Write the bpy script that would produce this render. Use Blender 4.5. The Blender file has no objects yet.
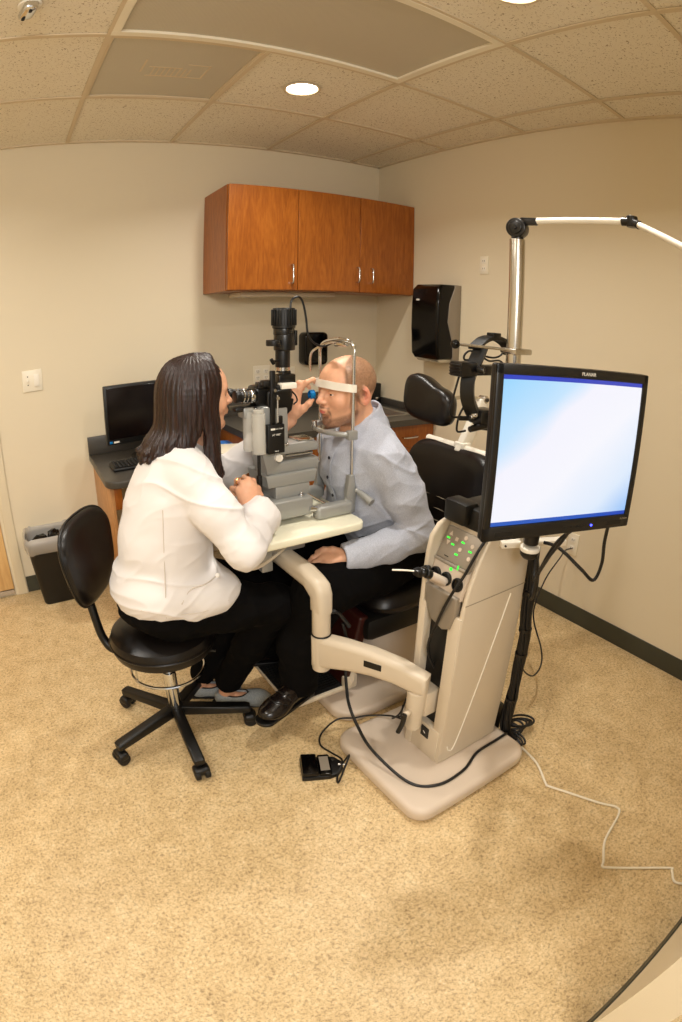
import bpy, bmesh, math, random
import numpy as np
from mathutils import Vector, Matrix, Quaternion, noise as mnoise
random.seed(7)
PI = math.pi
SC = bpy.context.scene
COL = SC.collection
V = Vector

# ------------------------------------------------------------------ materials
def lin(c):
    c = c / 255.0
    return c / 12.92 if c <= 0.04045 else ((c + 0.055) / 1.055) ** 2.4

def rgb(r, g, b):
    return (lin(r), lin(g), lin(b), 1.0)

def new_mat(name):
    m = bpy.data.materials.new(name)
    m.use_nodes = True
    return m, m.node_tree.nodes, m.node_tree.links, m.node_tree.nodes['Principled BSDF']

def mat(name, col, rough=0.5, metal=0.0, spec=0.5, var=0.0, vscale=30.0, bump=0.0, bscale=200.0, coat=0.0, trans=0.0, ior=1.45, sheen=0.0, emit=None, estr=0.0, alpha=1.0):
    m, N, L, P = new_mat(name)
    c = rgb(*col)
    P.inputs['Base Color'].default_value = c
    P.inputs['Roughness'].default_value = rough
    P.inputs['Metallic'].default_value = metal
    P.inputs['Specular IOR Level'].default_value = spec
    P.inputs['Coat Weight'].default_value = coat
    P.inputs['Coat Roughness'].default_value = 0.1
    P.inputs['Transmission Weight'].default_value = trans
    P.inputs['IOR'].default_value = ior
    P.inputs['Sheen Weight'].default_value = sheen
    P.inputs['Alpha'].default_value = alpha
    tc = N.new('ShaderNodeTexCoord')
    if var > 0:
        n = N.new('ShaderNodeTexNoise'); n.inputs['Scale'].default_value = vscale; n.inputs['Detail'].default_value = 4
        L.new(tc.outputs['Object'], n.inputs['Vector'])
        r = N.new('ShaderNodeValToRGB')
        r.color_ramp.elements[0].position = 0.3; r.color_ramp.elements[1].position = 0.7
        r.color_ramp.elements[0].color = tuple(x * (1 - var) for x in c[:3]) + (1,)
        r.color_ramp.elements[1].color = tuple(min(1, x * (1 + var)) for x in c[:3]) + (1,)
        L.new(n.outputs['Fac'], r.inputs['Fac']); L.new(r.outputs['Color'], P.inputs['Base Color'])
    if bump > 0:
        n2 = N.new('ShaderNodeTexNoise'); n2.inputs['Scale'].default_value = bscale; n2.inputs['Detail'].default_value = 3
        L.new(tc.outputs['Object'], n2.inputs['Vector'])
        b = N.new('ShaderNodeBump'); b.inputs['Strength'].default_value = bump; b.inputs['Distance'].default_value = 0.002
        L.new(n2.outputs['Fac'], b.inputs['Height']); L.new(b.outputs['Normal'], P.inputs['Normal'])
    if emit:
        P.inputs['Emission Color'].default_value = rgb(*emit); P.inputs['Emission Strength'].default_value = estr
    return m

def wood_mat(name, dark, mid, light, scale=1.0, rough=0.35, axis='Z'):
    m, N, L, P = new_mat(name)
    tc = N.new('ShaderNodeTexCoord'); mp = N.new('ShaderNodeMapping')
    s = {'Z': (7, 7, 0.9), 'X': (0.9, 7, 7)}[axis]
    mp.inputs['Scale'].default_value = tuple(x * scale for x in s)
    L.new(tc.outputs['Object'], mp.inputs['Vector'])
    n = N.new('ShaderNodeTexNoise'); n.inputs['Scale'].default_value = 1.6; n.inputs['Detail'].default_value = 3; n.inputs['Distortion'].default_value = 1.2
    L.new(mp.outputs['Vector'], n.inputs['Vector'])
    mul = N.new('ShaderNodeMath'); mul.operation = 'MULTIPLY'; mul.inputs[1].default_value = 9.0
    L.new(n.outputs['Fac'], mul.inputs[0])
    fr = N.new('ShaderNodeMath'); fr.operation = 'PINGPONG'; fr.inputs[1].default_value = 1.0
    L.new(mul.outputs[0], fr.inputs[0])
    n2 = N.new('ShaderNodeTexNoise'); n2.inputs['Scale'].default_value = 12; n2.inputs['Detail'].default_value = 6
    L.new(mp.outputs['Vector'], n2.inputs['Vector'])
    mx = N.new('ShaderNodeMix'); mx.data_type = 'FLOAT'; mx.inputs[0].default_value = 0.72
    L.new(fr.outputs[0], mx.inputs[2]); L.new(n2.outputs['Fac'], mx.inputs[3])
    r = N.new('ShaderNodeValToRGB'); e = r.color_ramp.elements
    e[0].position = 0.25; e[0].color = rgb(*dark); e[1].position = 0.75; e[1].color = rgb(*light)
    x = e.new(0.5); x.color = rgb(*mid)
    L.new(mx.outputs[0], r.inputs['Fac']); L.new(r.outputs['Color'], P.inputs['Base Color'])
    P.inputs['Roughness'].default_value = rough
    return m

def floor_mat():
    m, N, L, P = new_mat('mottled_sheet_vinyl')
    tc = N.new('ShaderNodeTexCoord')
    def noise(sc, det, rough=0.6, dist=0.0):
        n = N.new('ShaderNodeTexNoise'); n.inputs['Scale'].default_value = sc; n.inputs['Detail'].default_value = det
        n.inputs['Roughness'].default_value = rough; n.inputs['Distortion'].default_value = dist
        L.new(tc.outputs['Object'], n.inputs['Vector']); return n
    def ramp(n, stops):
        r = N.new('ShaderNodeValToRGB'); e = r.color_ramp.elements
        e[0].position, e[0].color = stops[0][0], rgb(*stops[0][1]); e[1].position, e[1].color = stops[-1][0], rgb(*stops[-1][1])
        for p, c in stops[1:-1]:
            x = e.new(p); x.color = rgb(*c)
        L.new(n.outputs['Fac'], r.inputs['Fac']); return r
    def mix(kind, fac, a, b):
        x = N.new('ShaderNodeMix'); x.data_type = 'RGBA'; x.blend_type = kind
        if isinstance(fac, float): x.inputs[0].default_value = fac
        else: L.new(fac, x.inputs[0])
        L.new(a, x.inputs[6]); L.new(b, x.inputs[7]); return x.outputs[2]
    base = ramp(noise(11, 7, 0.82, 0.4), [(0.36, (172, 144, 100)), (0.5, (206, 178, 132)), (0.64, (226, 204, 162))])
    fine = ramp(noise(100, 5, 0.8, 0.5), [(0.38, (92, 74, 48)), (0.48, (204, 176, 130)), (0.58, (222, 198, 152)), (0.7, (240, 226, 196))])
    c = mix('MIX', 0.55, base.outputs['Color'], fine.outputs['Color'])
    sp = noise(190, 3, 0.6)
    spr = N.new('ShaderNodeValToRGB'); spr.color_ramp.elements[0].position = 0.62; spr.color_ramp.elements[1].position = 0.68
    spr.color_ramp.elements[0].color = (0, 0, 0, 1); spr.color_ramp.elements[1].color = (0.6, 0.6, 0.6, 1)
    L.new(sp.outputs['Fac'], spr.inputs['Fac'])
    dk = N.new('ShaderNodeRGB'); dk.outputs[0].default_value = rgb(112, 92, 64)
    c = mix('MIX', spr.outputs['Color'], c, dk.outputs[0])
    L.new(c, P.inputs['Base Color'])
    P.inputs['Roughness'].default_value = 0.42
    P.inputs['Specular IOR Level'].default_value = 0.35
    return m

def ceiling_mat():
    m, N, L, P = new_mat('mineral_fibre_tile')
    tc = N.new('ShaderNodeTexCoord')
    n = N.new('ShaderNodeTexNoise'); n.inputs['Scale'].default_value = 120; n.inputs['Detail'].default_value = 2; n.inputs['Distortion'].default_value = 1.0
    L.new(tc.outputs['Object'], n.inputs['Vector'])
    r = N.new('ShaderNodeValToRGB'); e = r.color_ramp.elements
    e[0].position = 0.34; e[0].color = rgb(166, 148, 120); e[1].position = 0.385; e[1].color = rgb(236, 228, 210)
    L.new(n.outputs['Fac'], r.inputs['Fac']); L.new(r.outputs['Color'], P.inputs['Base Color'])
    b = N.new('ShaderNodeBump'); b.inputs['Strength'].default_value = 0.5; b.inputs['Distance'].default_value = 0.002
    L.new(n.outputs['Fac'], b.inputs['Height']); L.new(b.outputs['Normal'], P.inputs['Normal'])
    P.inputs['Roughness'].default_value = 0.95
    P.inputs['Specular IOR Level'].default_value = 0.1
    return m

def grille_mat():
    m, N, L, P = new_mat('prismatic_diffuser')
    tc = N.new('ShaderNodeTexCoord')
    w = N.new('ShaderNodeTexWave'); w.inputs['Scale'].default_value = 55; w.bands_direction = 'DIAGONAL'
    L.new(tc.outputs['Object'], w.inputs['Vector'])
    r = N.new('ShaderNodeValToRGB'); e = r.color_ramp.elements
    e[0].color = rgb(184, 176, 158); e[1].color = rgb(206, 198, 180)
    L.new(w.outputs['Fac'], r.inputs['Fac']); L.new(r.outputs['Color'], P.inputs['Base Color'])
    P.inputs['Roughness'].default_value = 0.5
    return m

M = {}
def mk():
    M['floor'] = floor_mat()
    M['ceiling'] = ceiling_mat()
    M['grid'] = mat('ceiling_grid_enamel', (214, 198, 170), 0.6, spec=0.3)
    M['diffuser'] = grille_mat()
    M['wall'] = mat('cream_wall_paint', (226, 214, 188), 0.75, spec=0.25, bump=0.15, bscale=350)
    M['rubber_base'] = mat('dark_green_vinyl_base', (62, 62, 50), 0.5)
    M['casing'] = mat('casing_paint', (226, 214, 186), 0.5)
    M['door_wood'] = wood_mat('maple_door', (196, 150, 92), (214, 172, 112), (224, 186, 128), 0.6, 0.4)
    M['wood'] = wood_mat('cherry_laminate', (138, 74, 22), (154, 86, 28), (170, 100, 36), 1.5, 0.3)
    M['wood_in'] = wood_mat('light_wood_panel', (168, 118, 70), (188, 136, 84), (200, 150, 98), 1.0, 0.45)
    M['counter'] = mat('charcoal_laminate', (70, 66, 60), 0.35, var=0.18, vscale=260)
    M['steel'] = mat('brushed_steel', (200, 196, 188), 0.25, 1.0)
    M['sink_steel'] = mat('satin_sink_steel', (150, 146, 136), 0.45, 0.7)
    M['chrome'] = mat('polished_chrome', (214, 216, 218), 0.14, 1.0)
    M['black_gloss'] = mat('black_gloss_plastic', (7, 6, 6), 0.14, spec=0.35)
    M['black'] = mat('black_plastic', (12, 11, 10), 0.42)
    M['black_satin'] = mat('black_satin_metal', (10, 9, 9), 0.3, spec=0.6)
    M['vinyl'] = mat('black_vinyl', (17, 13, 11), 0.34, spec=0.45, bump=0.12, bscale=420)
    M['vinyl_brown'] = mat('dark_maroon_panel', (52, 18, 14), 0.35)
    M['white_plastic'] = mat('white_plastic', (240, 234, 220), 0.35)
    M['plate'] = mat('ivory_plate', (238, 230, 210), 0.35)
    M['slot'] = mat('outlet_slot', (60, 52, 44), 0.6)
    M['enamel'] = mat('warm_white_enamel', (208, 194, 172), 0.32, spec=0.5)
    M['enamel_b'] = mat('pinkish_beige_enamel', (206, 190, 172), 0.38, spec=0.45)
    M['tabletop'] = mat('ivory_table_laminate', (236, 232, 208), 0.3)
    M['grey_metal'] = mat('silver_grey_paint', (158, 158, 154), 0.35, 0.35, spec=0.6)
    M['grey_dark'] = mat('panel_grey', (150, 140, 126), 0.4, 0.3)
    M['rubber'] = mat('black_rubber', (18, 17, 16), 0.6)
    M['cable'] = mat('black_cable', (14, 13, 13), 0.45)
    M['cable_white'] = mat('white_cable', (236, 228, 208), 0.45)
    M['glass'] = mat('clear_acrylic', (225, 222, 212), 0.15, spec=0.6, alpha=0.45)
    M['green_led'] = mat('green_led', (60, 255, 70), 0.4, emit=(70, 255, 80), estr=.45)
    M['blue_led'] = mat('blue_led', (60, 80, 255), 0.4, emit=(60, 70, 255), estr=5)
    M['lampglow'] = mat('downlight_lens', (255, 250, 240), 0.4, emit=(255, 246, 228), estr=14)
    M['blue_ring'] = mat('blue_anodised', (10, 120, 190), 0.2, 0.3, spec=0.7)
    M['paper'] = mat('paper', (236, 226, 204), 0.6)
    M['blue_paper'] = mat('blue_folder', (64, 130, 220), 0.5)
    M['bag'] = mat('clear_bin_liner', (215, 210, 202), 0.25, spec=0.7, alpha=0.45, bump=0.8, bscale=40)
    M['label_white'] = mat('printed_white', (228, 224, 214), 0.5)
    M['seam'] = mat('seam_grey', (150, 138, 118), 0.5)
    M['pc_screen'] = mat('dark_screen', (14, 8, 8), 0.15, spec=0.6)
    M['gold'] = mat('gold_ring', (230, 190, 120), 0.2, 1.0)
mk()

# ------------------------------------------------------------------ mesh builder (world coordinates)
def frame_from(d):
    d = V(d).normalized()
    a = V((0, 0, 1)) if abs(d.z) < 0.9 else V((1, 0, 0))
    x = d.cross(a).normalized(); y = d.cross(x).normalized()
    return x, y, d

class MB:
    def __init__(s): s.bm = bmesh.new(); s.mi = 0
    def _merge(s, t, M4=None):
        if M4 is not None: bmesh.ops.transform(t, matrix=M4, verts=t.verts)
        vm = {}
        for v in t.verts: vm[v] = s.bm.verts.new(v.co)
        for f in t.faces:
            try: nf = s.bm.faces.new([vm[v] for v in f.verts])
            except ValueError: continue
            nf.material_index = s.mi; nf.smooth = True
        t.free(); return s
    def box(s, lo, hi, bev=0.0, seg=2, M4=None):
        t = bmesh.new(); bmesh.ops.create_cube(t, size=1)
        lo, hi = V(lo), V(hi); c = (lo + hi) / 2; d = hi - lo
        for v in t.verts: v.co = V((v.co.x * d.x + c.x, v.co.y * d.y + c.y, v.co.z * d.z + c.z))
        if bev > 0:
            bev = min(bev, 0.49 * min(abs(d.x), abs(d.y), abs(d.z)))
            bmesh.ops.bevel(t, geom=list(t.edges), offset=bev, segments=seg, affect='EDGES', profile=0.5)
        return s._merge(t, M4)
    def obox(s, c, size, rot, bev=0.0, seg=2):
        h = V(size) / 2
        return s.box(-h, h, bev, seg, Matrix.Translation(V(c)) @ rot.to_4x4())
    def cyl(s, a, b, r1, r2=None, n=24, bev=0.0, cap=True):
        a, b = V(a), V(b); r2 = r1 if r2 is None else r2
        prof = [(r1, 0.0), (r2, (b - a).length)]
        if bev > 0:
            Lh = (b - a).length
            prof = [(max(r1 - bev, 1e-4), 0)] + [(r1 - bev + bev * math.sin(k * PI / 6), bev - bev * math.cos(k * PI / 6)) for k in (1, 2, 3)]
            prof += [(r2 - bev + bev * math.cos(k * PI / 6), Lh - bev + bev * math.sin(k * PI / 6)) for k in (0, 1, 2, 3)]
        return s.lathe(a, b - a, prof, n, cap)
    def lathe(s, o, axis, prof, n=32, cap=True):
        x, y, d = frame_from(axis); o = V(o); t = bmesh.new(); rings = []
        for r, h in prof:
            rings.append([t.verts.new(o + d * h + (x * math.cos(2 * PI * k / n) + y * math.sin(2 * PI * k / n)) * max(r, 1e-5)) for k in range(n)])
        for A, B in zip(rings, rings[1:]):
            for k in range(n): t.faces.new((A[k], A[(k + 1) % n], B[(k + 1) % n], B[k]))
        if cap:
            t.faces.new(list(reversed(rings[0]))); t.faces.new(rings[-1])
        bmesh.ops.recalc_face_normals(t, faces=t.faces)
        return s._merge(t)
    def tube(s, pts, r, n=8, sub=6, closed=False, rads=None):
        P = [V(p) for p in pts]
        if sub > 1 and len(P) > 2: P, T = catmull(P, sub, closed)
        else: T = [i / (len(P) - 1) for i in range(len(P))]
        def rad(t):
            if rads is None: return r
            x = t * (len(rads) - 1); i = min(int(x), len(rads) - 2); return rads[i] + (rads[i + 1] - rads[i]) * (x - i)
        t = bmesh.new(); rings = []; m = len(P); prevx = None
        for i, p in enumerate(P):
            if closed: d = P[(i + 1) % m] - P[i - 1]
            else: d = P[min(i + 1, m - 1)] - P[max(i - 1, 0)]
            if d.length < 1e-9: d = V((0, 0, 1))
            d.normalize()
            if prevx is None: x, y, _ = frame_from(d)
            else:
                x = prevx - d * prevx.dot(d)
                if x.length < 1e-6: x, _, _ = frame_from(d)
                x.normalize(); y = d.cross(x)
            prevx = x; rr = rad(T[i])
            rings.append([t.verts.new(p + (x * math.cos(2 * PI * k / n) + y * math.sin(2 * PI * k / n)) * rr) for k in range(n)])
        pairs = list(zip(rings, rings[1:])) + ([(rings[-1], rings[0])] if closed else [])
        for A, B in pairs:
            for k in range(n): t.faces.new((A[k], A[(k + 1) % n], B[(k + 1) % n], B[k]))
        if not closed: t.faces.new(list(reversed(rings[0]))); t.faces.new(rings[-1])
        bmesh.ops.recalc_face_normals(t, faces=t.faces)
        return s._merge(t)
    def ell(s, c, r, rot=None, nu=24, nv=16):
        t = bmesh.new(); bmesh.ops.create_uvsphere(t, u_segments=nu, v_segments=nv, radius=1)
        M4 = Matrix.Translation(V(c)) @ (rot.to_4x4() if rot else Matrix.Identity(4)) @ Matrix.Diagonal(V((r[0], r[1], r[2], 1)))
        return s._merge(t, M4)
    def prism(s, pts, M3, o, depth, bev=0.0, seg=2):
        """outline pts (2D) in the plane of M3 columns 0,1 extruded along column 2 by depth (centred)"""
        t = bmesh.new()
        a = [t.verts.new((p[0], p[1], -depth / 2)) for p in pts]; b = [t.verts.new((p[0], p[1], depth / 2)) for p in pts]
        n = len(pts)
        t.faces.new(list(reversed(a))); t.faces.new(b)
        for k in range(n): t.faces.new((a[k], a[(k + 1) % n], b[(k + 1) % n], b[k]))
        bmesh.ops.recalc_face_normals(t, faces=t.faces)
        if bev > 0:
            es = [e for e in t.edges if abs(e.verts[0].co.z - e.verts[1].co.z) < 1e-6]
            bmesh.ops.bevel(t, geom=es, offset=bev, segments=seg, affect='EDGES', profile=0.5, clamp_overlap=True)
        return s._merge(t, Matrix.Translation(V(o)) @ M3.to_4x4())
    def quad(s, pts):
        vs = [s.bm.verts.new(V(p)) for p in pts]; f = s.bm.faces.new(vs); f.material_index = s.mi; return s

def catmull(P, sub, closed=False):
    out, T = [], []; m = len(P); segs = m if closed else m - 1
    for i in range(segs):
        p0 = P[(i - 1) % m] if closed else P[max(i - 1, 0)]
        p1 = P[i]; p2 = P[(i + 1) % m]; p3 = P[(i + 2) % m] if closed else P[min(i + 2, m - 1)]
        for k in range(sub):
            t = k / sub
            out.append(0.5 * ((2 * p1) + (p2 - p0) * t + (2 * p0 - 5 * p1 + 4 * p2 - p3) * t * t + (3 * p1 - p0 - 3 * p2 + p3) * t ** 3))
            T.append((i + t) / segs)
    if not closed: out.append(P[-1]); T.append(1.0)
    return out, T

def rrect(w, h, r, n=5):
    out = []
    for cx, cy, a0 in ((w / 2 - r, h / 2 - r, 0), (-w / 2 + r, h / 2 - r, PI / 2), (-w / 2 + r, -h / 2 + r, PI), (w / 2 - r, -h / 2 + r, 1.5 * PI)):
        for k in range(n + 1):
            a = a0 + k * PI / 2 / n; out.append((cx + r * math.cos(a), cy + r * math.sin(a)))
    return out

def M3(x, y):
    x = V(x).normalized(); y = V(y); y = (y - x * y.dot(x)).normalized(); z = x.cross(y)
    return Matrix((x, y, z)).transposed()

YZ_PLUS_X = M3((0, 1, 0), (0, 0, 1))     # plane y,z extruded along x
XZ_ = M3((1, 0, 0), (0, 0, 1))           # plane x,z extruded along -y
XY_ = M3((1, 0, 0), (0, 1, 0))

def tag(o, label=None, cat=None, group=None, kind=None):
    if label: o['label'] = label
    if cat: o['category'] = cat
    if group: o['group'] = group
    if kind: o['kind'] = kind
    return o

ROOT = {}
def thing(name, loc, label, cat, group=None):
    o = bpy.data.objects.new(name, None); COL.objects.link(o); o.location = loc
    o.empty_display_size = 0.05
    tag(o, label, cat, group); return o

def root_loc(p):
    while p.parent is not None: p = p.parent
    return V(p.location)

def fix_mesh(me, mats, sharp=40):
    for m in (mats if isinstance(mats, (list, tuple)) else [mats]): me.materials.append(M[m] if isinstance(m, str) else m)
    if sharp is not None:
        me.set_sharp_from_angle(angle=math.radians(sharp))

def obj(name, mb, mats, parent=None, sharp=40, origin=None, label=None):
    me = bpy.data.meshes.new(name)
    bm = mb.bm
    if parent is not None: off = root_loc(parent)
    elif origin is not None: off = V(origin)
    else:
        xs = [v.co for v in bm.verts]
        lo = [min(c[i] for c in xs) for i in range(3)]; hi = [max(c[i] for c in xs) for i in range(3)]
        off = V(((lo[0] + hi[0]) / 2, (lo[1] + hi[1]) / 2, lo[2]))
    bmesh.ops.translate(bm, verts=bm.verts, vec=-off)
    bm.to_mesh(me); bm.free()
    fix_mesh(me, mats, sharp)
    o = bpy.data.objects.new(name, me); COL.objects.link(o)
    if parent is not None:
        o.parent = parent
    else: o.location = off
    if label: o['label'] = label
    return o

def struct(name, mb, mats, parent=None, sharp=40):
    o = obj(name, mb, mats, parent, sharp, origin=(0, 0, 0))
    if parent is None: o['kind'] = 'structure'
    return o

def text(name, s, size, M4, m, parent, extrude=0.0004, align='CENTER'):
    cu = bpy.data.curves.new(name, 'FONT'); cu.body = s; cu.size = size; cu.extrude = extrude; cu.align_x = align; cu.align_y = 'CENTER'
    t = bpy.data.objects.new('tmp_text', cu); COL.objects.link(t)
    dg = bpy.context.evaluated_depsgraph_get(); me = bpy.data.meshes.new_from_object(t.evaluated_get(dg))
    bpy.data.objects.remove(t); me.name = name
    off = root_loc(parent) if parent else V((0, 0, 0))
    me.transform(Matrix.Translation(-off) @ M4)
    me.materials.clear(); me.materials.append(M[m])
    o = bpy.data.objects.new(name, me); COL.objects.link(o); o.parent = parent
    return o

def copy_tree(o, parent=None):
    c = o.copy(); COL.objects.link(c)
    if parent is not None: c.parent = parent
    for ch in list(o.children): copy_tree(ch, c)
    return c

# ------------------------------------------------------------------ room
XR, YB, HC, YN, XL = 2.305, 3.091, 2.555, -0.13, -1.45
b = MB(); b.box((XL - .1, -1.8, -0.08), (XR + .1, YB + .1, 0.0)); struct('floor', b, 'floor')
b = MB(); b.box((XL - .1, YB, 0), (XR + .1, YB + .1, HC + .15)); struct('wall_back', b, 'wall')
b = MB(); b.box((XR, YN, 0), (XR + .1, YB, HC + .15)); struct('wall_right', b, 'wall')
b = MB(); b.box((0.62, YN - .12, 0), (XR + .1, YN, HC + .15)); struct('wall_near', b, 'wall')
b = MB(); b.box((XL - .1, -1.8, 0), (XL, YB, HC + .15)); struct('wall_left', b, 'wall')
# ceiling: one tile mesh and one T-bar grid
T = 0.61; cD4 = XR - 0.251; cC2 = YB - 0.682
gx = sorted([XL] + [cD4 - k * T for k in range(0, 7) if cD4 - k * T > XL] + [XR])
gy = sorted([-1.8] + [cC2 - k * T for k in range(0, 8) if cC2 - k * T > -1.8] + [YB])
def is_open(x, y):   # cells taken by troffer, grille
    d = round((cD4 - x - T / 2) / T); c = round((cC2 - y - T / 2) / T)
    return (c == 1 and d in (1, 2)) or (c == 0 and d == 2)
b = MB()
for i in range(len(gx) - 1):
    for j in range(len(gy) - 1):
        cx, cy = (gx[i] + gx[i + 1]) / 2, (gy[j] + gy[j + 1]) / 2
        if gx[i + 1] - gx[i] > .6 and gy[j + 1] - gy[j] > .6 and is_open(cx, cy): continue
        g = 0.012
        b.box((gx[i] + g - .004, gy[j] + g - .004, HC + .005), (gx[i + 1] - g + .004, gy[j + 1] - g + .004, HC + .02), 0.003, 1)
b.mi = 1
def bar_x(x, y0, y1): b.box((x - .0115, y0, HC - .003), (x + .0115, y1, HC + .004), .0008, 1)
for x in gx:
    if abs(x - (cD4 - 2 * T)) < .01: bar_x(x, -1.8, cC2 - 2 * T); bar_x(x, cC2 - T, YB)
    else: bar_x(x, -1.8, YB)
for y in gy: b.box((XL, y - .0115, HC - .0025), (XR, y + .0115, HC + .0045), .0008, 1)
b.box((XL - .1, -1.8, HC + .16), (XR + .1, YB + .1, HC + .2))
# wall angle moulding
b.box((XL, YB - .024, HC - .004), (XR, YB, HC + .008), .001, 1); b.box((XR - .024, YN, HC - .004), (XR, YB, HC + .008), .001, 1)
struct('ceiling', b, ['ceiling', 'grid'])
# skirting
def base(name, lo, hi):
    b = MB(); b.box(lo, hi, 0.002, 1); struct(name, b, 'rubber_base')
base('baseboard_right', (XR - .006, YN, 0), (XR, 2.46, .1))
base('baseboard_back', (-.172, YB - .006, 0), (.4, YB, .1))
base('baseboard_near', (0.62, YN, 0), (XR - .006, YN + .006, .1))
# door in the back wall, casing and leaf
b = MB()
for x in (-.235, -1.245): b.box((x, YB - .016, 0), (x + .06, YB, 2.12), .003)
b.box((-1.245, YB - .016, 2.06), (-.175, YB, 2.12), .003)
b.box((-.252, YB - .008, 0), (-.235, YB, 2.06)); b.box((-1.185, YB - .008, 0), (-1.168, YB, 2.06))
struct('trim_1', b, 'casing')
dr = MB(); dr.box((-1.164, YB - .012, .045), (-.257, YB - .001, 2.055), .002, 1); d1 = struct('door_1', dr, 'door_wood')
b = MB(); b.box((-1.16, YB - .016, .012), (-.26, YB - .006, .044), .002, 1); struct('door_sweep', b, 'steel', d1)
b = MB(); b.cyl((-.335, YB - .012, .98), (-.335, YB - .05, .98), .012); b.tube([(-.335, YB - .05, .98), (-.45, YB - .052, .98)], .009, sub=1); b.cyl((-.335, YB - .012, .98), (-.335, YB - .018, .98), .032)
struct('door_handle', b, 'steel', d1)

# ------------------------------------------------------------------ ceiling fittings
xa, xb = cD4 - 3 * T, cD4 - T; ya, yb = cC2 - 2 * T, cC2 - T
t = thing('ceiling_light', ((xa + xb) / 2, (ya + yb) / 2, HC), 'large rectangular recessed ceiling troffer, switched off, beside the square grille', 'ceiling light')
b = MB()
for lo, hi in (((xa + .002, ya + .002), (xb - .002, ya + .035)), ((xa + .002, yb - .035), (xb - .002, yb - .002)), ((xa + .002, ya + .002), (xa + .035, yb - .002)), ((xb - .035, ya + .002), (xb - .002, yb - .002))):
    e_ = .0006 if hi[1] - lo[1] > .1 else 0
    b.box((lo[0], lo[1], HC - .004 + e_), (hi[0], hi[1], HC + .02), .002, 1)
obj('frame', b, 'plate', t)
b = MB(); b.box((xa + .03, ya + .03, HC + .008), (xb - .03, yb - .03, HC + .012)); obj('diffuser', b, 'diffuser', t)
b = MB(); b.box((xa + .02, ya + .02, HC + .012), (xb - .02, yb - .02, HC + .09)); obj('housing', b, 'grid', t)
xa, xb = cD4 - 3 * T, cD4 - 2 * T; ya, yb = cC2 - T, cC2
t = thing('air_grille', ((xa + xb) / 2, (ya + yb) / 2, HC), 'square perforated return air grille in the ceiling with duct parts showing through', 'air vent')
b = MB()
for lo, hi in (((xa + .004, ya + .004), (xb - .004, ya + .022)), ((xa + .004, yb - .022), (xb - .004, yb - .004)), ((xa + .004, ya + .004), (xa + .022, yb - .004)), ((xb - .022, ya + .004), (xb - .004, yb - .004))):
    e_ = .0006 if hi[1] - lo[1] > .1 else 0
    b.box((lo[0], lo[1], HC - .001 + e_), (hi[0], hi[1], HC + .014), .001, 1)
obj('frame', b, 'grid', t)
b = MB(); b.box((xa + .024, ya + .024, HC + .006), (xb - .024, yb - .024, HC + .012)); obj('perforated_panel', b, 'diffuser', t)
b = MB()
mx_, my_ = xa + .34, ya + .33
for k in range(8): b.box((mx_ - .1 + k * .022, my_ - .05, HC + .0045), (mx_ - .094 + k * .022, my_ + .03, HC + .0062))
for p, q in (((-.12, .03), (.13, .038)), ((-.12, -.058), (.02, -.05)), ((.12, -.1), (.128, .03)), ((-.15, -.12), (-.142, -.0)), ((.03, -.1), (.13, -.094))):
    b.box((mx_ + p[0], my_ + p[1], HC + .0045), (mx_ + q[0], my_ + q[1], HC + .0062))
obj('duct_bracing', b, 'grid', t)

def downlight(loc, label):
    t = thing('downlight', loc, label, 'downlight', 'round recessed ceiling downlights')
    x, y, z = loc
    b = MB(); b.lathe((x, y, z - .004), (0, 0, 1), [(.085, .004), (.083, 0), (.072, 0), (.066, .008), (.064, .02)], 40, cap=False); obj('trim_ring', b, 'grid', t)
    b = MB(); b.lathe((x, y, z - .0015), (0, 0, 1), [(.0655, .003), (.06, 0), (.001, -.001)], 40, cap=False); obj('lens', b, 'lampglow', t)
    return t
downlight((1.144, 2.103, HC), 'round lit downlight in the tile nearest the wood wall cabinet')
downlight((1.17, .905, HC), 'lit round downlight cut off by the top edge of the photo')
t = thing('ceiling_sensor', (-.079, 1.56, HC), 'small clear domed ceiling fitting at the top left edge of the photo', 'ceiling fitting')
b = MB(); b.cyl((-.079, 1.56, HC), (-.079, 1.56, HC - .012), .04, bev=.004); obj('mounting_plate', b, 'white_plastic', t)
b = MB(); b.obox((-.079, 1.555, HC - .03), (.05, .085, .04), Matrix.Rotation(.2, 3, 'Z'), .015, 3); obj('cover', b, 'chrome', t)
for x_, y_ in ((-.07, 1.53), (-.09, 1.58)):
    b = MB(); b.cyl((x_, y_, HC - .049), (x_, y_, HC - .056), .006); obj('mounting_screw', b, 'black', t)
# ------------------------------------------------------------------ wall cabinet
CF = 2.71
t = thing('wall_cabinet', (1.68, 2.92, 1.61), 'cherry wood wall cabinet with three doors and steel bar handles', 'cabinet')
b = MB(); b.box((1.06, CF + .022, 1.605), (XR, YB, 2.203), .002, 1); obj('body', b, 'wood', t)
for i, (x0, x1, hx) in enumerate(((1.063, 1.474, 1.435), (1.478, 1.887, 1.868), (1.891, XR - .003, 1.967))):
    b = MB(); b.box((x0, CF, 1.609), (x1, CF + .02, 2.201), .0015, 1); d = obj('door', b, 'wood', t)
    b = MB(); z0, z1 = (1.648, 1.752) if i == 0 else (1.668, 1.757)
    b.tube([(hx, CF, z0), (hx, CF - .026, z0 + .004), (hx, CF - .028, (z0 + z1) / 2), (hx, CF - .026, z1 - .004), (hx, CF, z1)], .005, 10, 4)
    obj('handle', b, 'chrome', d)
b = MB(); b.box((1.2, 2.86, 1.578), (1.82, 3.05, 1.604), .006, 2)
tag(obj('under_cabinet_light', b, 'enamel'), 'slim off-white under-cabinet light, unlit, below the wood wall cabinet', 'light')

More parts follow.
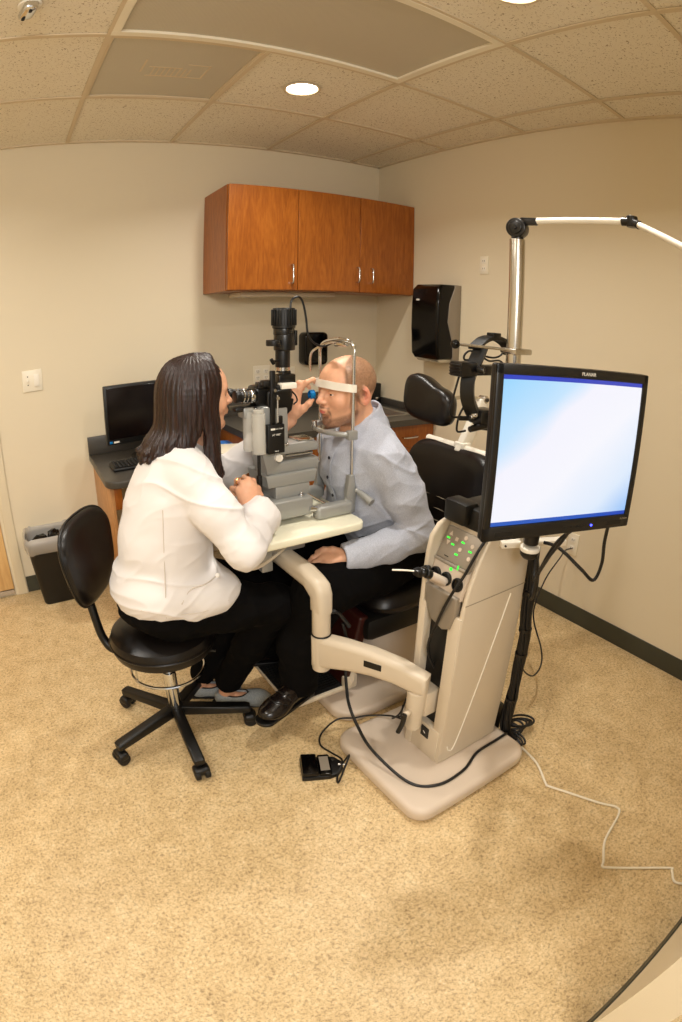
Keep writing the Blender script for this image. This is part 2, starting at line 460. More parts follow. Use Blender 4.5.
# ------------------------------------------------------------------ desk and base cabinet
t = thing('desk', (.75, 2.77, 0), 'low desk with charcoal worktop, upstand and wooden end panel', 'desk')
b = MB()
r = .07
pts = [(.333, YB - .001), (.333, 2.451 + r)] + [(.333 + r - r * math.cos(a), 2.451 + r - r * math.sin(a)) for a in (PI / 8, PI / 4, 3 * PI / 8, PI / 2)] + [(1.1, 2.451), (1.1, YB - .001)]
b.prism(pts, XY_, (0, 0, .7325), .035, .006, 3); obj('worktop', b, 'counter', t)
b = MB(); b.box((.333, YB - .022, .75), (1.1, YB - .001, .852), .003); obj('upstand', b, 'counter', t)
b = MB(); b.box((.352, 2.5, 0), (.372, YB - .001, .715), .001); obj('end_panel', b, 'wood_in', t)
b = MB(); b.box((.372, 2.5, .60), (.41, 2.53, .715), .001); obj('bracket', b, 'wood', t)
t = thing('base_cabinet', (1.7, 2.77, 0), 'taller cherry wood base cabinet with drawer and door under the sink', 'cabinet')
b = MB(); b.box((1.12, 2.49, .1), (XR - .001, YB - .001, .822), .001); b.box((1.14, 2.55, 0), (XR - .001, 3.0, .1)); obj('body', b, 'wood', t)
for x0, x1 in ((1.125, 1.512), (1.516, 1.905), (1.909, XR - .004)):
    b = MB(); b.box((x0, 2.47, .685), (x1, 2.489, .818), .0015, 1); d = obj('drawer', b, 'wood', t)
    xm = (x0 + x1) / 2
    b = MB(); b.tube([(xm - .05, 2.47, .75), (xm - .046, 2.445, .75), (xm + .046, 2.445, .75), (xm + .05, 2.47, .75)], .005, 8, 4); obj('handle', b, 'chrome', d)
    b = MB(); b.box((x0, 2.47, .105), (x1, 2.489, .681), .0015, 1); d = obj('door', b, 'wood', t)
    b = MB(); b.tube([(x1 - .04, 2.47, .56), (x1 - .04, 2.445, .565), (x1 - .04, 2.445, .655), (x1 - .04, 2.47, .66)], .005, 8, 4); obj('handle', b, 'chrome', d)
# worktop with a sink cut-out
t = thing('sink_worktop', (1.7, 2.77, .822), 'charcoal worktop with low upstands on the taller cabinet', 'worktop')
sx0, sx1, sy0, sy1 = 1.78, 2.2, 2.58, 2.98
b = MB(); x0, x1, y0, y1 = 1.1, XR - .001, 2.445, YB - .001
for lo, hi in (((x0, y0), (sx0, y1)), ((sx1, y0), (x1, y1)), ((sx0, y0), (sx1, sy0)), ((sx0, sy1), (sx1, y1))): b.box((lo[0], lo[1], .823), (hi[0], hi[1], .86))
obj('slab', b, 'counter', t)
b = MB(); b.box((x0, YB - .022, .86), (x1, YB - .001, .96), .003); b.box((XR - .022, y0 + .01, .86), (XR - .001, YB - .022, .905), .003); obj('upstand', b, 'counter', t)
t = thing('sink', ((sx0 + sx1) / 2, 2.78, .68), 'steel sink bowl set in the charcoal worktop behind the patient', 'sink')
b = MB(); tb = bmesh.new(); vs = []
for (e, z, rr) in ((-.018, .862, .05), (.0, .866, .045), (.012, .858, .05), (.02, .70, .06), (.05, .685, .07)):
    w_, h_ = (sx1 - sx0) - 2 * e, (sy1 - sy0) - 2 * e
    vs.append([tb.verts.new((p[0] + (sx0 + sx1) / 2, p[1] + (sy0 + sy1) / 2, z)) for p in rrect(w_, h_, rr)])
for A, B in zip(vs, vs[1:]):
    for k in range(len(A)): tb.faces.new((A[k], A[(k + 1) % len(A)], B[(k + 1) % len(A)], B[k]))
tb.faces.new(vs[-1]); bmesh.ops.recalc_face_normals(tb, faces=tb.faces); b._merge(tb); obj('bowl', b, 'sink_steel', t)
b = MB(); b.cyl((1.99, 2.78, .686), (1.99, 2.78, .69), .04, bev=.001); obj('drain', b, 'chrome', t)
t = thing('faucet', (2.0, 3.03, .86), 'chrome gooseneck faucet at the back of the sink behind the patient', 'faucet')
b = MB(); b.cyl((2.0, 3.03, .86), (2.0, 3.03, .90), .024, bev=.004); b.tube([(2.0, 3.03, .89), (2.0, 3.03, .99), (2.0, 3.0, 1.03), (2.0, 2.93, 1.02), (2.0, 2.91, .98)], .011, 12, 6); obj('spout', b, 'chrome', t)
b = MB(); b.tube([(2.02, 3.03, .885), (2.07, 3.02, .91)], .007, sub=1); obj('lever', b, 'chrome', t)
t = thing('soap_dispenser', (2.235, 3.0, .86), 'small black soap dispenser standing on the worktop behind the patient', 'soap dispenser')
b = MB(); b.box((2.205, 2.97, .86), (2.265, 3.03, 1.005), .006); obj('body', b, 'black', t)
b = MB(); b.cyl((2.225, 2.965, .895), (2.225, 2.965, .915), .012, bev=.003); obj('push_button', b, 'chrome', t)

# ------------------------------------------------------------------ desk computer
t = thing('computer_monitor', (.66, 2.9, .75), 'black computer monitor on the desk with a dark screen', 'monitor')
R0 = Matrix.Rotation(math.radians(2), 3, 'Z')
cm = V((.662, 2.86, .995))
b = MB(); b.obox(cm, (.50, .03, .312), R0, .006); obj('housing', b, 'black', t)
b = MB(); b.obox(cm + V((0, -.0155, .008)), (.472, .003, .270), R0, .001, 1); obj('screen', b, 'pc_screen', t)
b = MB(); b.cyl((.66, 2.89, .76), (.66, 2.89, .86), .022, bev=.003); b.lathe((.66, 2.88, .75), (0, 0, 1), [(.11, 0), (.11, .006), (.03, .014)], 32); obj('stand', b, 'black', t)
b = MB(); b.obox(cm + R0 @ V((-.228, -.0165, -.142)), (.017, .002, .013), R0, .003, 2); obj('energy_sticker', b, 'blue_ring', t)
b = MB(); b.obox(cm + R0 @ V((-.198, -.0165, -.142)), (.03, .002, .009), R0); obj('maker_sticker', b, 'label_white', t)
# keyboard
t = thing('keyboard', (.56, 2.68, .75), 'black keyboard on the desk in front of the dark monitor', 'keyboard')
b = MB(); b.box((.40, 2.62, .751), (.86, 2.77, .768), .006); obj('case', b, 'black', t)
b = MB()
for j in range(6):
    for i in range(22):
        x = .412 + i * .0202; y = 2.632 + j * .0225
        if j == 0 and 5 <= i <= 10: continue
        b.box((x, y, .767), (x + .0165, y + .0185, .7745), .0025, 1)
b.box((.412 + 5 * .0202, 2.632, .767), (.412 + 11 * .0202 - .004, 2.6505, .7745), .0025, 1)
obj('keycaps', b, 'rubber', t)['kind'] = 'stuff'
# papers
b = MB(); b.obox((.99, 2.78, .7545), (.24, .31, .006), Matrix.Rotation(-.3, 3, 'Z'), .001, 1)
tag(obj('folder', b, 'blue_paper'), 'bright blue folder lying on the desk beyond the woman', 'folder')
t = thing('binder', (1.0, 2.62, .75), 'dark brown binder on the desk next to the blue folder', 'binder')
b = MB(); b.obox((1.0, 2.60, .7712), (.16, .22, .025), Matrix.Rotation(-.2, 3, 'Z'), .003); obj('cover', b, 'vinyl_brown', t)
b = MB(); b.obox((1.0, 2.595, .7717), (.154, .222, .017), Matrix.Rotation(-.2, 3, 'Z'), .001, 1); obj('pages', b, 'paper', t)
b = MB(); b.obox((.99, 2.59, .7886), (.15, .20, .009), Matrix.Rotation(-.45, 3, 'Z'), .002)
tag(obj('notepad', b, 'paper'), 'cream notepad on top of the brown binder', 'notepad')

# ------------------------------------------------------------------ plates and dispensers
t = thing('light_switch', (.045, YB, 1.154), 'ivory double light switch plate on the wall above the waste bin', 'light switch')
b = MB(); b.box((-.014, YB - .006, 1.155), (.102, YB, 1.272), .003); obj('plate', b, 'plate', t)
b = MB(); b.box((.052, YB - .011, 1.18), (.085, YB - .005, 1.246), .002); obj('rocker', b, 'white_plastic', t)
b = MB(); b.box((.014, YB - .016, 1.208), (.024, YB - .004, 1.222), .002); obj('toggle', b, 'white_plastic', t)
for z in (1.238, 1.192):
    b = MB(); b.cyl((.019, YB - .0055, z), (.019, YB - .0075, z), .0035, n=12); obj('plate_screw', b, 'slot', t)
def back_outlet(x0, x1, z0, z1, n, label):
    t = thing('wall_outlet', ((x0 + x1) / 2, YB, z0), label, 'outlet')
    b = MB(); b.box((x0, YB - .006, z0), (x1, YB, z1), .003); obj('plate', b, 'plate', t)
    for k in range(n):
        xc = x0 + (x1 - x0) * (k + .5) / n
        b = MB()
        for zc in ((z0 + z1) / 2 + .02, (z0 + z1) / 2 - .02):
            b.mi = 0; b.box((xc - .016, YB - .008, zc - .013), (xc + .016, YB - .005, zc + .013), .003)
            b.mi = 1
            for dx in (-.006, .006): b.box((xc + dx - .0012, YB - .0086, zc - .003), (xc + dx + .0012, YB - .0078, zc + .006))
            b.cyl((xc, YB - .0078, zc - .008), (xc, YB - .0086, zc - .008), .0022, n=10)
        obj('socket', b, ['white_plastic', 'slot'], t)
back_outlet(1.378, 1.49, 1.045, 1.155, 2, 'double ivory outlet plate on the back wall left of the slit lamp tower')
back_outlet(1.585, 1.665, 1.02, 1.135, 1, 'single ivory outlet plate on the back wall right of the slit lamp tower')
def right_outlet(y0, y1, z0, z1, label, horiz=False):
    t = thing('wall_outlet', (XR, (y0 + y1) / 2, z0), label, 'outlet')
    b = MB(); b.box((XR - .006, y0, z0), (XR, y1, z1), .003); obj('plate', b, 'plate', t)
    yc, zm = (y0 + y1) / 2, (z0 + z1) / 2
    for o_ in (.022, -.022):
        b = MB(); y, z = (yc + o_ * 2.4, zm) if horiz else (yc, zm + o_)
        b.box((XR - .008, y - .015, z - .014), (XR - .005, y + .015, z + .014), .003)
        b.mi = 1
        for dy in (-.006, .006): b.box((XR - .0088, y + dy - .0013, z - .003), (XR - .0078, y + dy + .0013, z + .007))
        obj('socket', b, ['white_plastic', 'slot'], t)
right_outlet(2.076, 2.14, 1.742, 1.845, 'small ivory outlet plate high on the wall between dispenser and steel pole')
right_outlet(1.32, 1.385, .36, .475, 'ivory outlet plate low on the wall with a black cord plugged in')

# small black dispenser on the back wall
t = thing('glove_box_holder', (1.765, YB, 1.145), 'small black rounded wall holder on the back wall behind the head frame', 'wall holder')
b = MB(); b.prism(rrect(.17, .21, .03), XZ_, (1.775, YB - .045, 1.25), .09, .014, 3); obj('body', b, 'black_gloss', t)
b = MB(); b.prism(rrect(.12, .035, .01), XZ_, (1.775, YB - .088, 1.185), .012, .003, 2); obj('slot_cover', b, 'black', t)
# paper towel dispenser on the right wall
t = thing('towel_dispenser', (XR, 2.39, 1.22), 'large glossy black paper towel dispenser mounted on the right wall', 'towel dispenser')
b2 = MB(); yc, hw = 2.408, .119
prof = [(0, 1.232), (.145, 1.228), (.168, 1.255), (.178, 1.40), (.178, 1.55), (.170, 1.64), (.14, 1.668), (0, 1.674)]
b2.prism([(x, z) for x, z in prof], M3((-1, 0, 0), (0, 0, 1)), (XR - .0005, yc, 0), 2 * hw, .022, 4)
obj('cover', b2, 'black_gloss', t)
b = MB(); b.prism([(0, 1.228), (.05, 1.226), (.055, 1.32), (.10, 1.45), (.09, 1.56), (.045, 1.668), (0, 1.672)], M3((-1, 0, 0), (0, 0, 1)), (XR - .0008, yc, 0), 2 * hw + .012, .005, 2); obj('back_shell', b, 'grey_dark', t)
b = MB(); b.prism([(.02, 1.212), (.13, 1.212), (.15, 1.23), (.02, 1.24)], M3((-1, 0, 0), (0, 0, 1)), (XR, yc, 0), 2 * hw - .05, .004, 2); obj('outlet_mouth', b, 'steel', t)
b = MB(); b.prism([(.016 * math.cos(a), .006 * math.sin(a)) for a in [k * PI / 8 for k in range(16)]], M3((0, -1, 0), (0, 0, 1)), (XR - .1788, 2.46, 1.575), .003, .001, 1); obj('maker_badge', b, 'label_white', t)

# ------------------------------------------------------------------ waste bin
t = thing('waste_bin', (.0, 2.95, 0), 'black rectangular waste bin with a clear liner against the back wall', 'waste bin')
def bin_ring(z, w_, d_, r_, cx=.022, cy=2.955): return [(p[0] + cx, p[1] + cy, z) for p in rrect(w_, d_, r_)]
tb = bmesh.new(); rings = []
for z, w_, d_, r_ in ((0, .20, .17, .03), (.01, .21, .18, .035), (.36, .275, .235, .045), (.375, .29, .25, .05), (.375, .275, .235, .045), (.35, .262, .222, .04), (.02, .2, .17, .03)):
    rings.append([tb.verts.new(p) for p in bin_ring(z, w_, d_, r_)])
for A, B in zip(rings, rings[1:]):
    for k in range(len(A)): tb.faces.new((A[k], A[(k + 1) % len(A)], B[(k + 1) % len(A)], B[k]))
tb.faces.new(list(reversed(rings[0]))); tb.faces.new(rings[-1]); bmesh.ops.recalc_face_normals(tb, faces=tb.faces)
b = MB(); b._merge(tb); obj('body', b, 'black', t)
tb = bmesh.new(); rings = []; rnd = random.Random(3)
for j, (z, w_, d_, r_) in enumerate(((.31, .278, .238, .045), (.335, .292, .254, .05), (.36, .302, .264, .05), (.385, .304, .266, .05), (.40, .292, .254, .048), (.405, .276, .236, .045), (.38, .262, .222, .04), (.30, .245, .205, .04), (.2, .2, .17, .03))):
    ring = []
    for i, p in enumerate(bin_ring(z, w_, d_, r_)):
        k = rnd.uniform(-.006, .007) if j else rnd.uniform(-.002, .012)
        ring.append(tb.verts.new((p[0] + rnd.uniform(-.003, .003), min(p[1] + rnd.uniform(-.003, .003), YB - .003), p[2] + k)))
    rings.append(ring)
for A, B in zip(rings, rings[1:]):
    for k in range(len(A)): tb.faces.new((A[k], A[(k + 1) % len(A)], B[(k + 1) % len(A)], B[k]))
bmesh.ops.recalc_face_normals(tb, faces=tb.faces)
b = MB(); b._merge(tb); obj('liner', b, 'bag', t)

for k, (x, y, z, r_) in enumerate(((-.03, 2.95, .355, .05), (.05, 2.985, .36, .045), (.09, 2.93, .35, .05), (.0, 2.90, .345, .04))):
    b = MB(); b.ell((x, y, z), (r_, r_ * .8, r_ * .7), Matrix.Rotation(k, 3, 'Z'), 10, 7)
    for v in b.bm.verts: v.co += V((rnd.uniform(-.008, .008), rnd.uniform(-.008, .008), rnd.uniform(-.006, .006)))
    tag(obj('crumpled_wrapper', b, 'black_gloss', sharp=5), 'crumpled dark wrapper inside the waste bin', 'wrapper', 'crumpled wrappers in the waste bin')
# ------------------------------------------------------------------ swivel stool
SX, SY = .326, 1.595
t = thing('swivel_stool', (SX, SY, 0), 'black vinyl swivel stool with small backrest and five castors', 'stool')
b = MB(); b.lathe((SX, SY, .40), (0, 0, 1), [(.02, 0), (.155, 0), (.178, .012), (.186, .035), (.186, .055), (.178, .075), (.15, .09), (.08, .097), (.01, .099)], 56); obj('seat', b, 'vinyl', t)
b = MB(); b.tube([(SX + .187 * math.cos(a), SY + .187 * math.sin(a), .447) for a in [k * PI / 24 for k in range(48)]], .004, 6, 1, closed=True); obj('piping', b, 'vinyl', t)
b = MB(); b.box((SX - .08, SY - .08, .385), (SX + .08, SY + .08, .40), .004); b.tube([(SX, SY, .392), (SX + .16, SY - .09, .385)], .005, sub=1); obj('seat_plate', b, 'black_satin', t)
b = MB(); b.tube([(SX + .135 * math.cos(a), SY + .135 * math.sin(a), .315 ) for a in [k * PI / 20 for k in range(40)]], .0055, 8, 1, closed=True)
for a in (.3, .3 + PI): b.tube([(SX + .13 * math.cos(a), SY + .13 * math.sin(a), .315), (SX + .13 * math.cos(a), SY + .13 * math.sin(a), .39)], .004, sub=1)
obj('lever_ring', b, 'chrome', t)
b = MB(); b.cyl((SX, SY, .13), (SX, SY, .29), .025, bev=.002); b.cyl((SX, SY, .28), (SX, SY, .395), .016); obj('gas_column', b, 'chrome', t)
b = MB(); b.cyl((SX, SY, .085), (SX, SY, .135), .034, .03, bev=.004); obj('hub', b, 'black', t)
ANG = [math.atan2(y - SY, x - SX) for x, y in ((.168, 1.837), (.057, 1.511), (.31, 1.329), (.588, 1.512), (.505, 1.784))]
for a in ANG:
    d = V((math.cos(a), math.sin(a), 0)); n = V((-d.y, d.x, 0)); o = V((SX, SY, 0))
    b = MB(); Rl = Matrix((d, n, V((0, 0, 1)))).transposed()
    prof = [(.02, .088), (.27, .064), (.282, .068), (.282, .09), (.27, .096), (.02, .132)]
    b.prism(prof, M3(d, (0, 0, 1)), o, .042, .008, 3); leg = obj('leg', b, 'black', t)
    b = MB(); c = o + d * .265; b.cyl(c + V((0, 0, .045)), c + V((0, 0, .068)), .009)
    w = c + n * 0 + d * .012
    b.box((-.012, -.03, -.002), (.032, .03, .03), .011, 3, Matrix.Translation(c + V((0, 0, .024))) @ Rl.to_4x4())
    obj('castor_fork', b, 'black', leg)
    for sgn in (-1, 1):
        b = MB(); b.cyl(w + n * sgn * .008 + V((0, 0, .026)), w + n * sgn * .028 + V((0, 0, .026)), .0258, n=28, bev=.004); obj('wheel', b, 'rubber', leg)
# backrest of the stool
nb = V((.83, -.55, .12)).normalized(); hb = V((0, 0, 1)).cross(nb).normalized(); ub = nb.cross(hb)
cb = V((.128, 1.735, .725))
def cushion(c, right, up, nrm, w_, h_, th, curve=0.0, rr=.08, fn=None, nu=28, nv=24, pw=3.0):
    """closed soft pad: superellipse outline, domed both sides"""
    tb = bmesh.new(); rows = []
    def ring(scale, off):
        out = []
        for k in range(64):
            a = 2 * PI * k / 64; ca, sa = math.cos(a), math.sin(a)
            ex = 2.0 / pw
            x = abs(ca) ** ex * (1 if ca > 0 else -1) * w_ / 2 * scale; y = abs(sa) ** ex * (1 if sa > 0 else -1) * h_ / 2 * scale
            if fn: x, y = fn(x, y)
            z = off - curve * (x / (w_ / 2)) ** 2
            out.append(tb.verts.new(V(c) + right * x + up * y + nrm * z))
        return out
    prof = [(.02, th / 2), (.4, th / 2 * .99), (.7, th / 2 * .94), (.88, th / 2 * .78), (.96, th / 2 * .5), (1.0, 0), (.96, -th / 2 * .5), (.88, -th / 2 * .8), (.7, -th / 2 * .94), (.4, -th / 2), (.02, -th / 2)]
    rows = [ring(s_, o_) for s_, o_ in prof]
    for A, B in zip(rows, rows[1:]):
        for k in range(64): tb.faces.new((A[k], A[(k + 1) % 64], B[(k + 1) % 64], B[k]))
    tb.faces.new(list(reversed(rows[0]))); tb.faces.new(rows[-1]); bmesh.ops.recalc_face_normals(tb, faces=tb.faces)
    b = MB(); b._merge(tb); return b
def taper(x, y): return (x * (1 + .18 * y / .17), y)
obj('backrest', cushion(cb, hb, ub, nb, .35, .30, .055, -.02, fn=taper, pw=2.9), 'vinyl', t)
b = MB()
pts = []
for k in range(48):
    a = 2 * PI * k / 48; ca, sa = math.cos(a), math.sin(a); ex = 2 / 2.9
    x = abs(ca) ** ex * (1 if ca > 0 else -1) * .176; y = abs(sa) ** ex * (1 if sa > 0 else -1) * .151; x, y = taper(x, y)
    pts.append(cb + hb * x + ub * y + nb * (.02 * (x / .165) ** 2 - .006))
b.tube(pts, .005, 6, 1, closed=True); obj('backrest_piping', b, 'black', t)
b = MB(); b.tube([(SX - .05, SY + .02, .392), (SX - .16, SY + .07, .385), (.13, 1.70, .42), (.115, 1.715, .52), cb - nb * .035 - ub * .02], .016, 10, 6); obj('backrest_bar', b, 'black', t)

# ------------------------------------------------------------------ examination chair
CX, CY = 1.27, 1.58
t = thing('examination_chair', (CX, CY, 0), 'black upholstered patient examination chair on a white pedestal with headrest', 'chair')
b = MB(); b.prism(rrect(.66, .56, .09, 8), XY_, (CX - .06, CY - .0, .025), .05, .016, 4); obj('base_plate', b, 'enamel_b', t)
b = MB(); b.lathe((CX + .03, CY + .02, .05), (0, 0, 1), [(.195, 0), (.195, .05), (.185, .18), (.15, .24), (.08, .255), (.01, .256)], 56); obj('pedestal', b, 'enamel_b', t)
b = MB(); b.prism(rrect(.075, .012, .003), M3((.78, -.63, 0), (0, 0, 1)), (CX - .088, CY - .134, .13), .02, .001, 1); obj('pedestal_slot', b, 'slot', t)
b = MB(); b.cyl((CX + .05, CY, .3), (CX + .05, CY, .42), .07); b.box((1.02, 1.36, .31), (1.56, 1.80, .41), .03); obj('seat_frame', b, 'black', t)
obj('seat', cushion((1.3, CY, .448), V((1, 0, 0)), V((0, 1, 0)), V((0, 0, 1)), .52, .5, .11, pw=5), 'vinyl', t)
bn = V((-1, 0, .16)).normalized(); br = V((0, -1, 0)); bu = bn.cross(br) * -1; bu = V((.16, 0, 1)).normalized()
obj('backrest', cushion((1.585, CY, .70), br, bu, bn, .50, .50, .09, -.045, pw=5), 'vinyl', t)
b = MB()
for dz in (-.05, -.0, -.1, -.15):
    pts = []
    for k in range(13):
        x = -.19 + k * .38 / 12; pts.append(V((1.585, CY, .70)) + br * x + bu * (.02 + dz) + bn * (.044 + .045 * (x / .25) ** 2))
    b.tube(pts, .0022, 6, 2); obj('backrest_seam', b, 'seam', t); b = MB()
b = MB(); b.box((1.62, 1.45, .42), (1.68, 1.71, .9), .015); obj('back_shell', b, 'enamel', t)
b = MB(); b.cyl((1.62, 1.77, .94), (1.62, 1.36, .94), .0165, bev=.004)
b.tube([(1.62, 1.56, .80), (1.62, 1.56, .935), (1.70, 1.56, 1.05), (1.735, 1.56, 1.14)], .012, 8, 1)
b.box((-.03, -.018, -.13), (.03, .018, .12), .01, 3, Matrix.Translation((1.675, 1.56, 1.03)) @ Matrix.Rotation(.5, 4, 'Y'))
b.box((1.60, 1.53, .915), (1.65, 1.59, .965), .006)
obj('headrest_bracket', b, 'white_plastic', t)
b = MB(); b.tube([(1.735, 1.56, 1.14), (1.6, 1.56, 1.155), (1.49, 1.56, 1.14)], .008, 8, 3); b.cyl((1.735, 1.58, 1.14), (1.735, 1.54, 1.14), .016, bev=.003); obj('headrest_rod', b, 'steel', t)
b = MB(); b.cyl((1.628, 1.528, .94), (1.628, 1.524, .94), .01, n=16); obj('bracket_screw', b, 'slot', t)
b = MB(); b.cyl((1.735, 1.539, 1.14), (1.735, 1.534, 1.14), .008, n=16); obj('bracket_screw', b, 'slot', t)
def hr(x, y): return (x, y * (1 - .18 * x / .13) + .006 - .012 * math.exp(-((x - .03) / .045) ** 2) * max(0, y) / .085)
hn = V((-.97, 0, .1)).normalized(); hu = V((.1, 0, 1)).normalized()
obj('headrest', cushion((1.44, 1.56, 1.14), V((0, -1, -.16)).normalized(), hu, hn, .27, .17, .08, -.02, fn=hr, pw=3.2), 'vinyl', t)
for y in (1.285, 1.875):
    b = MB(); b.tube([(1.63, y, .52), (1.62, y, .64), (1.55, y, .65)], .014, 8, 3)
    b.tube([(1.57, CY + (-.2 if y < CY else .2), .44), (1.6, y, .45), (1.63, y, .52)], .014, 8, 3)
    a = obj('armrest', b, 'enamel', t)
    b = MB(); b.prism(rrect(.34, .055, .026), XY_, (1.38, y, .665), .03, .01, 3); obj('arm_pad', b, 'vinyl', a)
# leg rest and footplate
b = MB(); b.box((-.012, -.19, -.16), (.035, .19, .15), .012, 3, Matrix.Translation((.985, CY, .27)) @ Matrix.Rotation(.22, 4, 'Y')); obj('leg_panel', b, 'vinyl_brown', t)
b = MB(); b.prism(rrect(.27, .38, .04, 6), XY_, (.845, CY + .0, .112), .018, .005, 3); b.tube([(.965, 1.395, .115), (.975, 1.39, .15), (.985, 1.4, .19)], .014, 8, 3); b.tube([(.965, 1.765, .115), (.975, 1.77, .15), (.985, 1.76, .19)], .014, 8, 3)
b.box((.94, 1.385, .105), (1.0, 1.41, .165), .006); b.box((.94, 1.75, .105), (1.0, 1.775, .165), .006)
obj('footplate', b, 'enamel', t)
b = MB(); b.box((.714, 1.402, .12), (.96, 1.758, .1235))
for k in range(24): b.box((.716, 1.415 + k * .0142, .1235), (.96, 1.415 + k * .0142 + .007, .1262))
obj('ribbed_mat', b, 'rubber', t)
b = MB(); b.cyl((.97, 1.384, .135), (.97, 1.38, .135), .006, n=12); obj('hinge_bolt', b, 'slot', t)

# ------------------------------------------------------------------ instrument stand
t = thing('instrument_stand', (1.05, 1.0, 0), 'beige instrument stand with control panel, swing arm, table and tall steel pole', 'instrument stand')
b = MB(); b.prism(rrect(.53, .495, .065, 8), XY_, (1.065, .9975, .03), .06, .022, 5); obj('base_plate', b, 'enamel_b', t)
# column: side profile in x,z extruded over y
px0 = 1.008
YC0, YC1 = .905, 1.082
XZp = M3((1, 0, 0), (0, 0, 1))
near = [(1.008, .06), (1.29, .06), (1.29, .84), (1.275, .895), (1.235, .92), (1.16, .915), (1.10, .90), (1.078, .868), (1.05, .81), (1.03, .75), (1.018, .69), (1.010, .62)]
far = [(1.000, .06), (1.29, .06), (1.29, .84), (1.275, .895), (1.235, .92), (1.12, .918), (1.085, .908), (1.045, .892), (1.018, .86), (1.008, .81), (1.002, .73), (.999, .62)]
b = MB()
b.prism(near, XZp, (0, .914, 0), .018, .007, 3)
b.prism(far, XZp, (0, 1.0725, 0), .018, .007, 3)
b.box((1.05, .92, .06), (1.283, 1.068, .70), .004); b.box((1.10, .915, .5), (1.284, 1.072, .918), .01, 3)
b.prism([(1.03, .70), (1.15, .70), (1.15, .905), (1.09, .90), (1.06, .83), (1.03, .74)], XZp, (0, .9915, 0), .14)
b.box((1.004, .92, .06), (1.06, 1.066, .20), .004)
b.box((1.0085, .907, .06), (1.12, .955, .655), .003, 2); b.box((1.000, 1.05, .06), (1.045, 1.080, .655), .003, 2)
obj('column', b, 'enamel', t)
b = MB(); b.box((1.03, .966, .19), (1.052, 1.052, .66)); obj('channel', b, 'black', t)
b = MB(); b.tube([(1.04, .9045, .13), (1.052, .9042, .105), (1.075, .904, .12), (1.12, .904, .30), (1.17, .904, .50), (1.22, .904, .68)], .0022, 6, 6); obj('trim_line', b, 'white_plastic', t)
b = MB(); b.box((1.02, .9042, .696), (1.288, .906, .699)); obj('seam_line', b, 'seam', t)
# control head (tilted fascia)
pn = V((-.90, 0, .46)).normalized(); pu = V((.46, 0, .90)).normalized(); pr = V((0, -1, 0))
Rp = Matrix((pr, pu, pn)).transposed()
pc = V((1.062, .9915, .838))
b = MB(); b.obox(pc, (.138, .098, .016), Rp, .004); cpn = obj('control_panel', b, 'grey_dark', t)
# small symbols and leds
sym = [(-.045, .028, 'tri'), (-.045, .0, 'trd'), (-.018, .018, 'sq'), (.012, .032, 'circ'), (.008, -.005, 'circ'), (.045, .018, 'circ'), (.05, -.018, 'circ')]
for x, y, k in sym:
    b = MB(); c = pc + pr * x + pu * y + pn * .0082
    if k == 'circ': b.cyl(c, c + pn * .0012, .0062, n=18)
    elif k == 'sq': b.obox(c, (.011, .011, .002), Rp)
    else:
        s_ = 1 if k == 'tri' else -1; b.prism([(-.0075, -.006 * s_), (.0075, -.006 * s_), (0, .008 * s_)][::s_], Rp, c, .002)
    obj('button', b, 'enamel_b', cpn)
for x, y in ((-.05, .013), (-.025, .0), (.008, .017), (.002, -.022), (.045, .002)):
    b = MB(); b.obox(pc + pr * x + pu * y + pn * .0084, (.012, .005, .0015), Rp); obj('indicator', b, 'green_led', cpn)
b = MB(); b.obox(pc + pr * -.03 + pu * -.038 + pn * .0084, (.016, .0025, .001), Rp); obj('legend', b, 'black', cpn)
# lower shelf of the head
sn = V((-.97, 0, .24)).normalized(); su = V((.24, 0, .97)).normalized(); Rs = Matrix((pr, su, sn)).transposed()
sc_ = V((1.028, .9915, .748))
b = MB(); b.obox(sc_, (.138, .088, .016), Rs, .004); sh = obj('charging_panel', b, 'enamel_b', t)
b = MB(); b.obox(sc_ + su * .044 + sn * .004, (.138, .010, .018), Rs, .004); obj('panel_ledge', b, 'grey_dark', t)
for x in (-.047, -.002, .045):
    b = MB(); c = sc_ + pr * x + su * -.0 + sn * .007; b.lathe(c, sn, [(.0205, 0), (.0205, .006), (.016, .008), (.015, .002), (.001, .001)], 28); obj('handle_well', b, 'black', sh)
b = MB(); c = sc_ + pr * .005 + su * .033 + sn * .0085; b.cyl(c, c + sn * .002, .0052, n=16); obj('power_lamp', b, 'green_led', sh)
b = MB(); b.obox(sc_ + pr * .032 + su * .047 + sn * .0135, (.004, .013, .002), Rs); obj('indicator', b, 'green_led', sh)
# dark apron below
b = MB(); b.prism([(-.068, .05), (.068, .05), (.068, .0), (.05, -.06), (.02, -.075), (-.03, -.06), (-.062, -.01)], Matrix((pr, V((0, 0, 1)), V((-1, 0, 0)))).transposed(), (1.012, .993, .668), .024, .006, 3); obj('apron', b, 'grey_dark', t)
b = MB(); b.obox((1.002, .985, .165), (.004, .038, .045), Matrix.Identity(3), .001, 1)
b.mi = 1; b.obox((1.0, .985, .165), (.003, .012, .003), Matrix.Rotation(.7, 3, 'X')); obj('power_inlet', b, ['black', 'label_white'], t)
b = MB(); b.box((1.085, .93, .885), (1.25, 1.065, .955), .012); b.box((1.06, .985, .90), (1.12, 1.075, .968), .012); obj('pole_boot', b, 'black', t)
b = MB(); b.obox((1.222, .853, .868), (.21, .03, .018), Matrix.Rotation(-.48, 3, 'Z'), .002)
obj('tray_bracket', b, 'white_plastic', t)
b = MB(); b.cyl((1.131, .884, .868), (1.129, .8795, .868), .003, n=10); obj('bracket_screw', b, 'slot', t)
PX, PY = 1.247, 1.014
b = MB(); b.cyl((PX, PY, .90), (PX, PY, 1.724), .0225, n=40, bev=.002); obj('pole', b, 'steel', t)
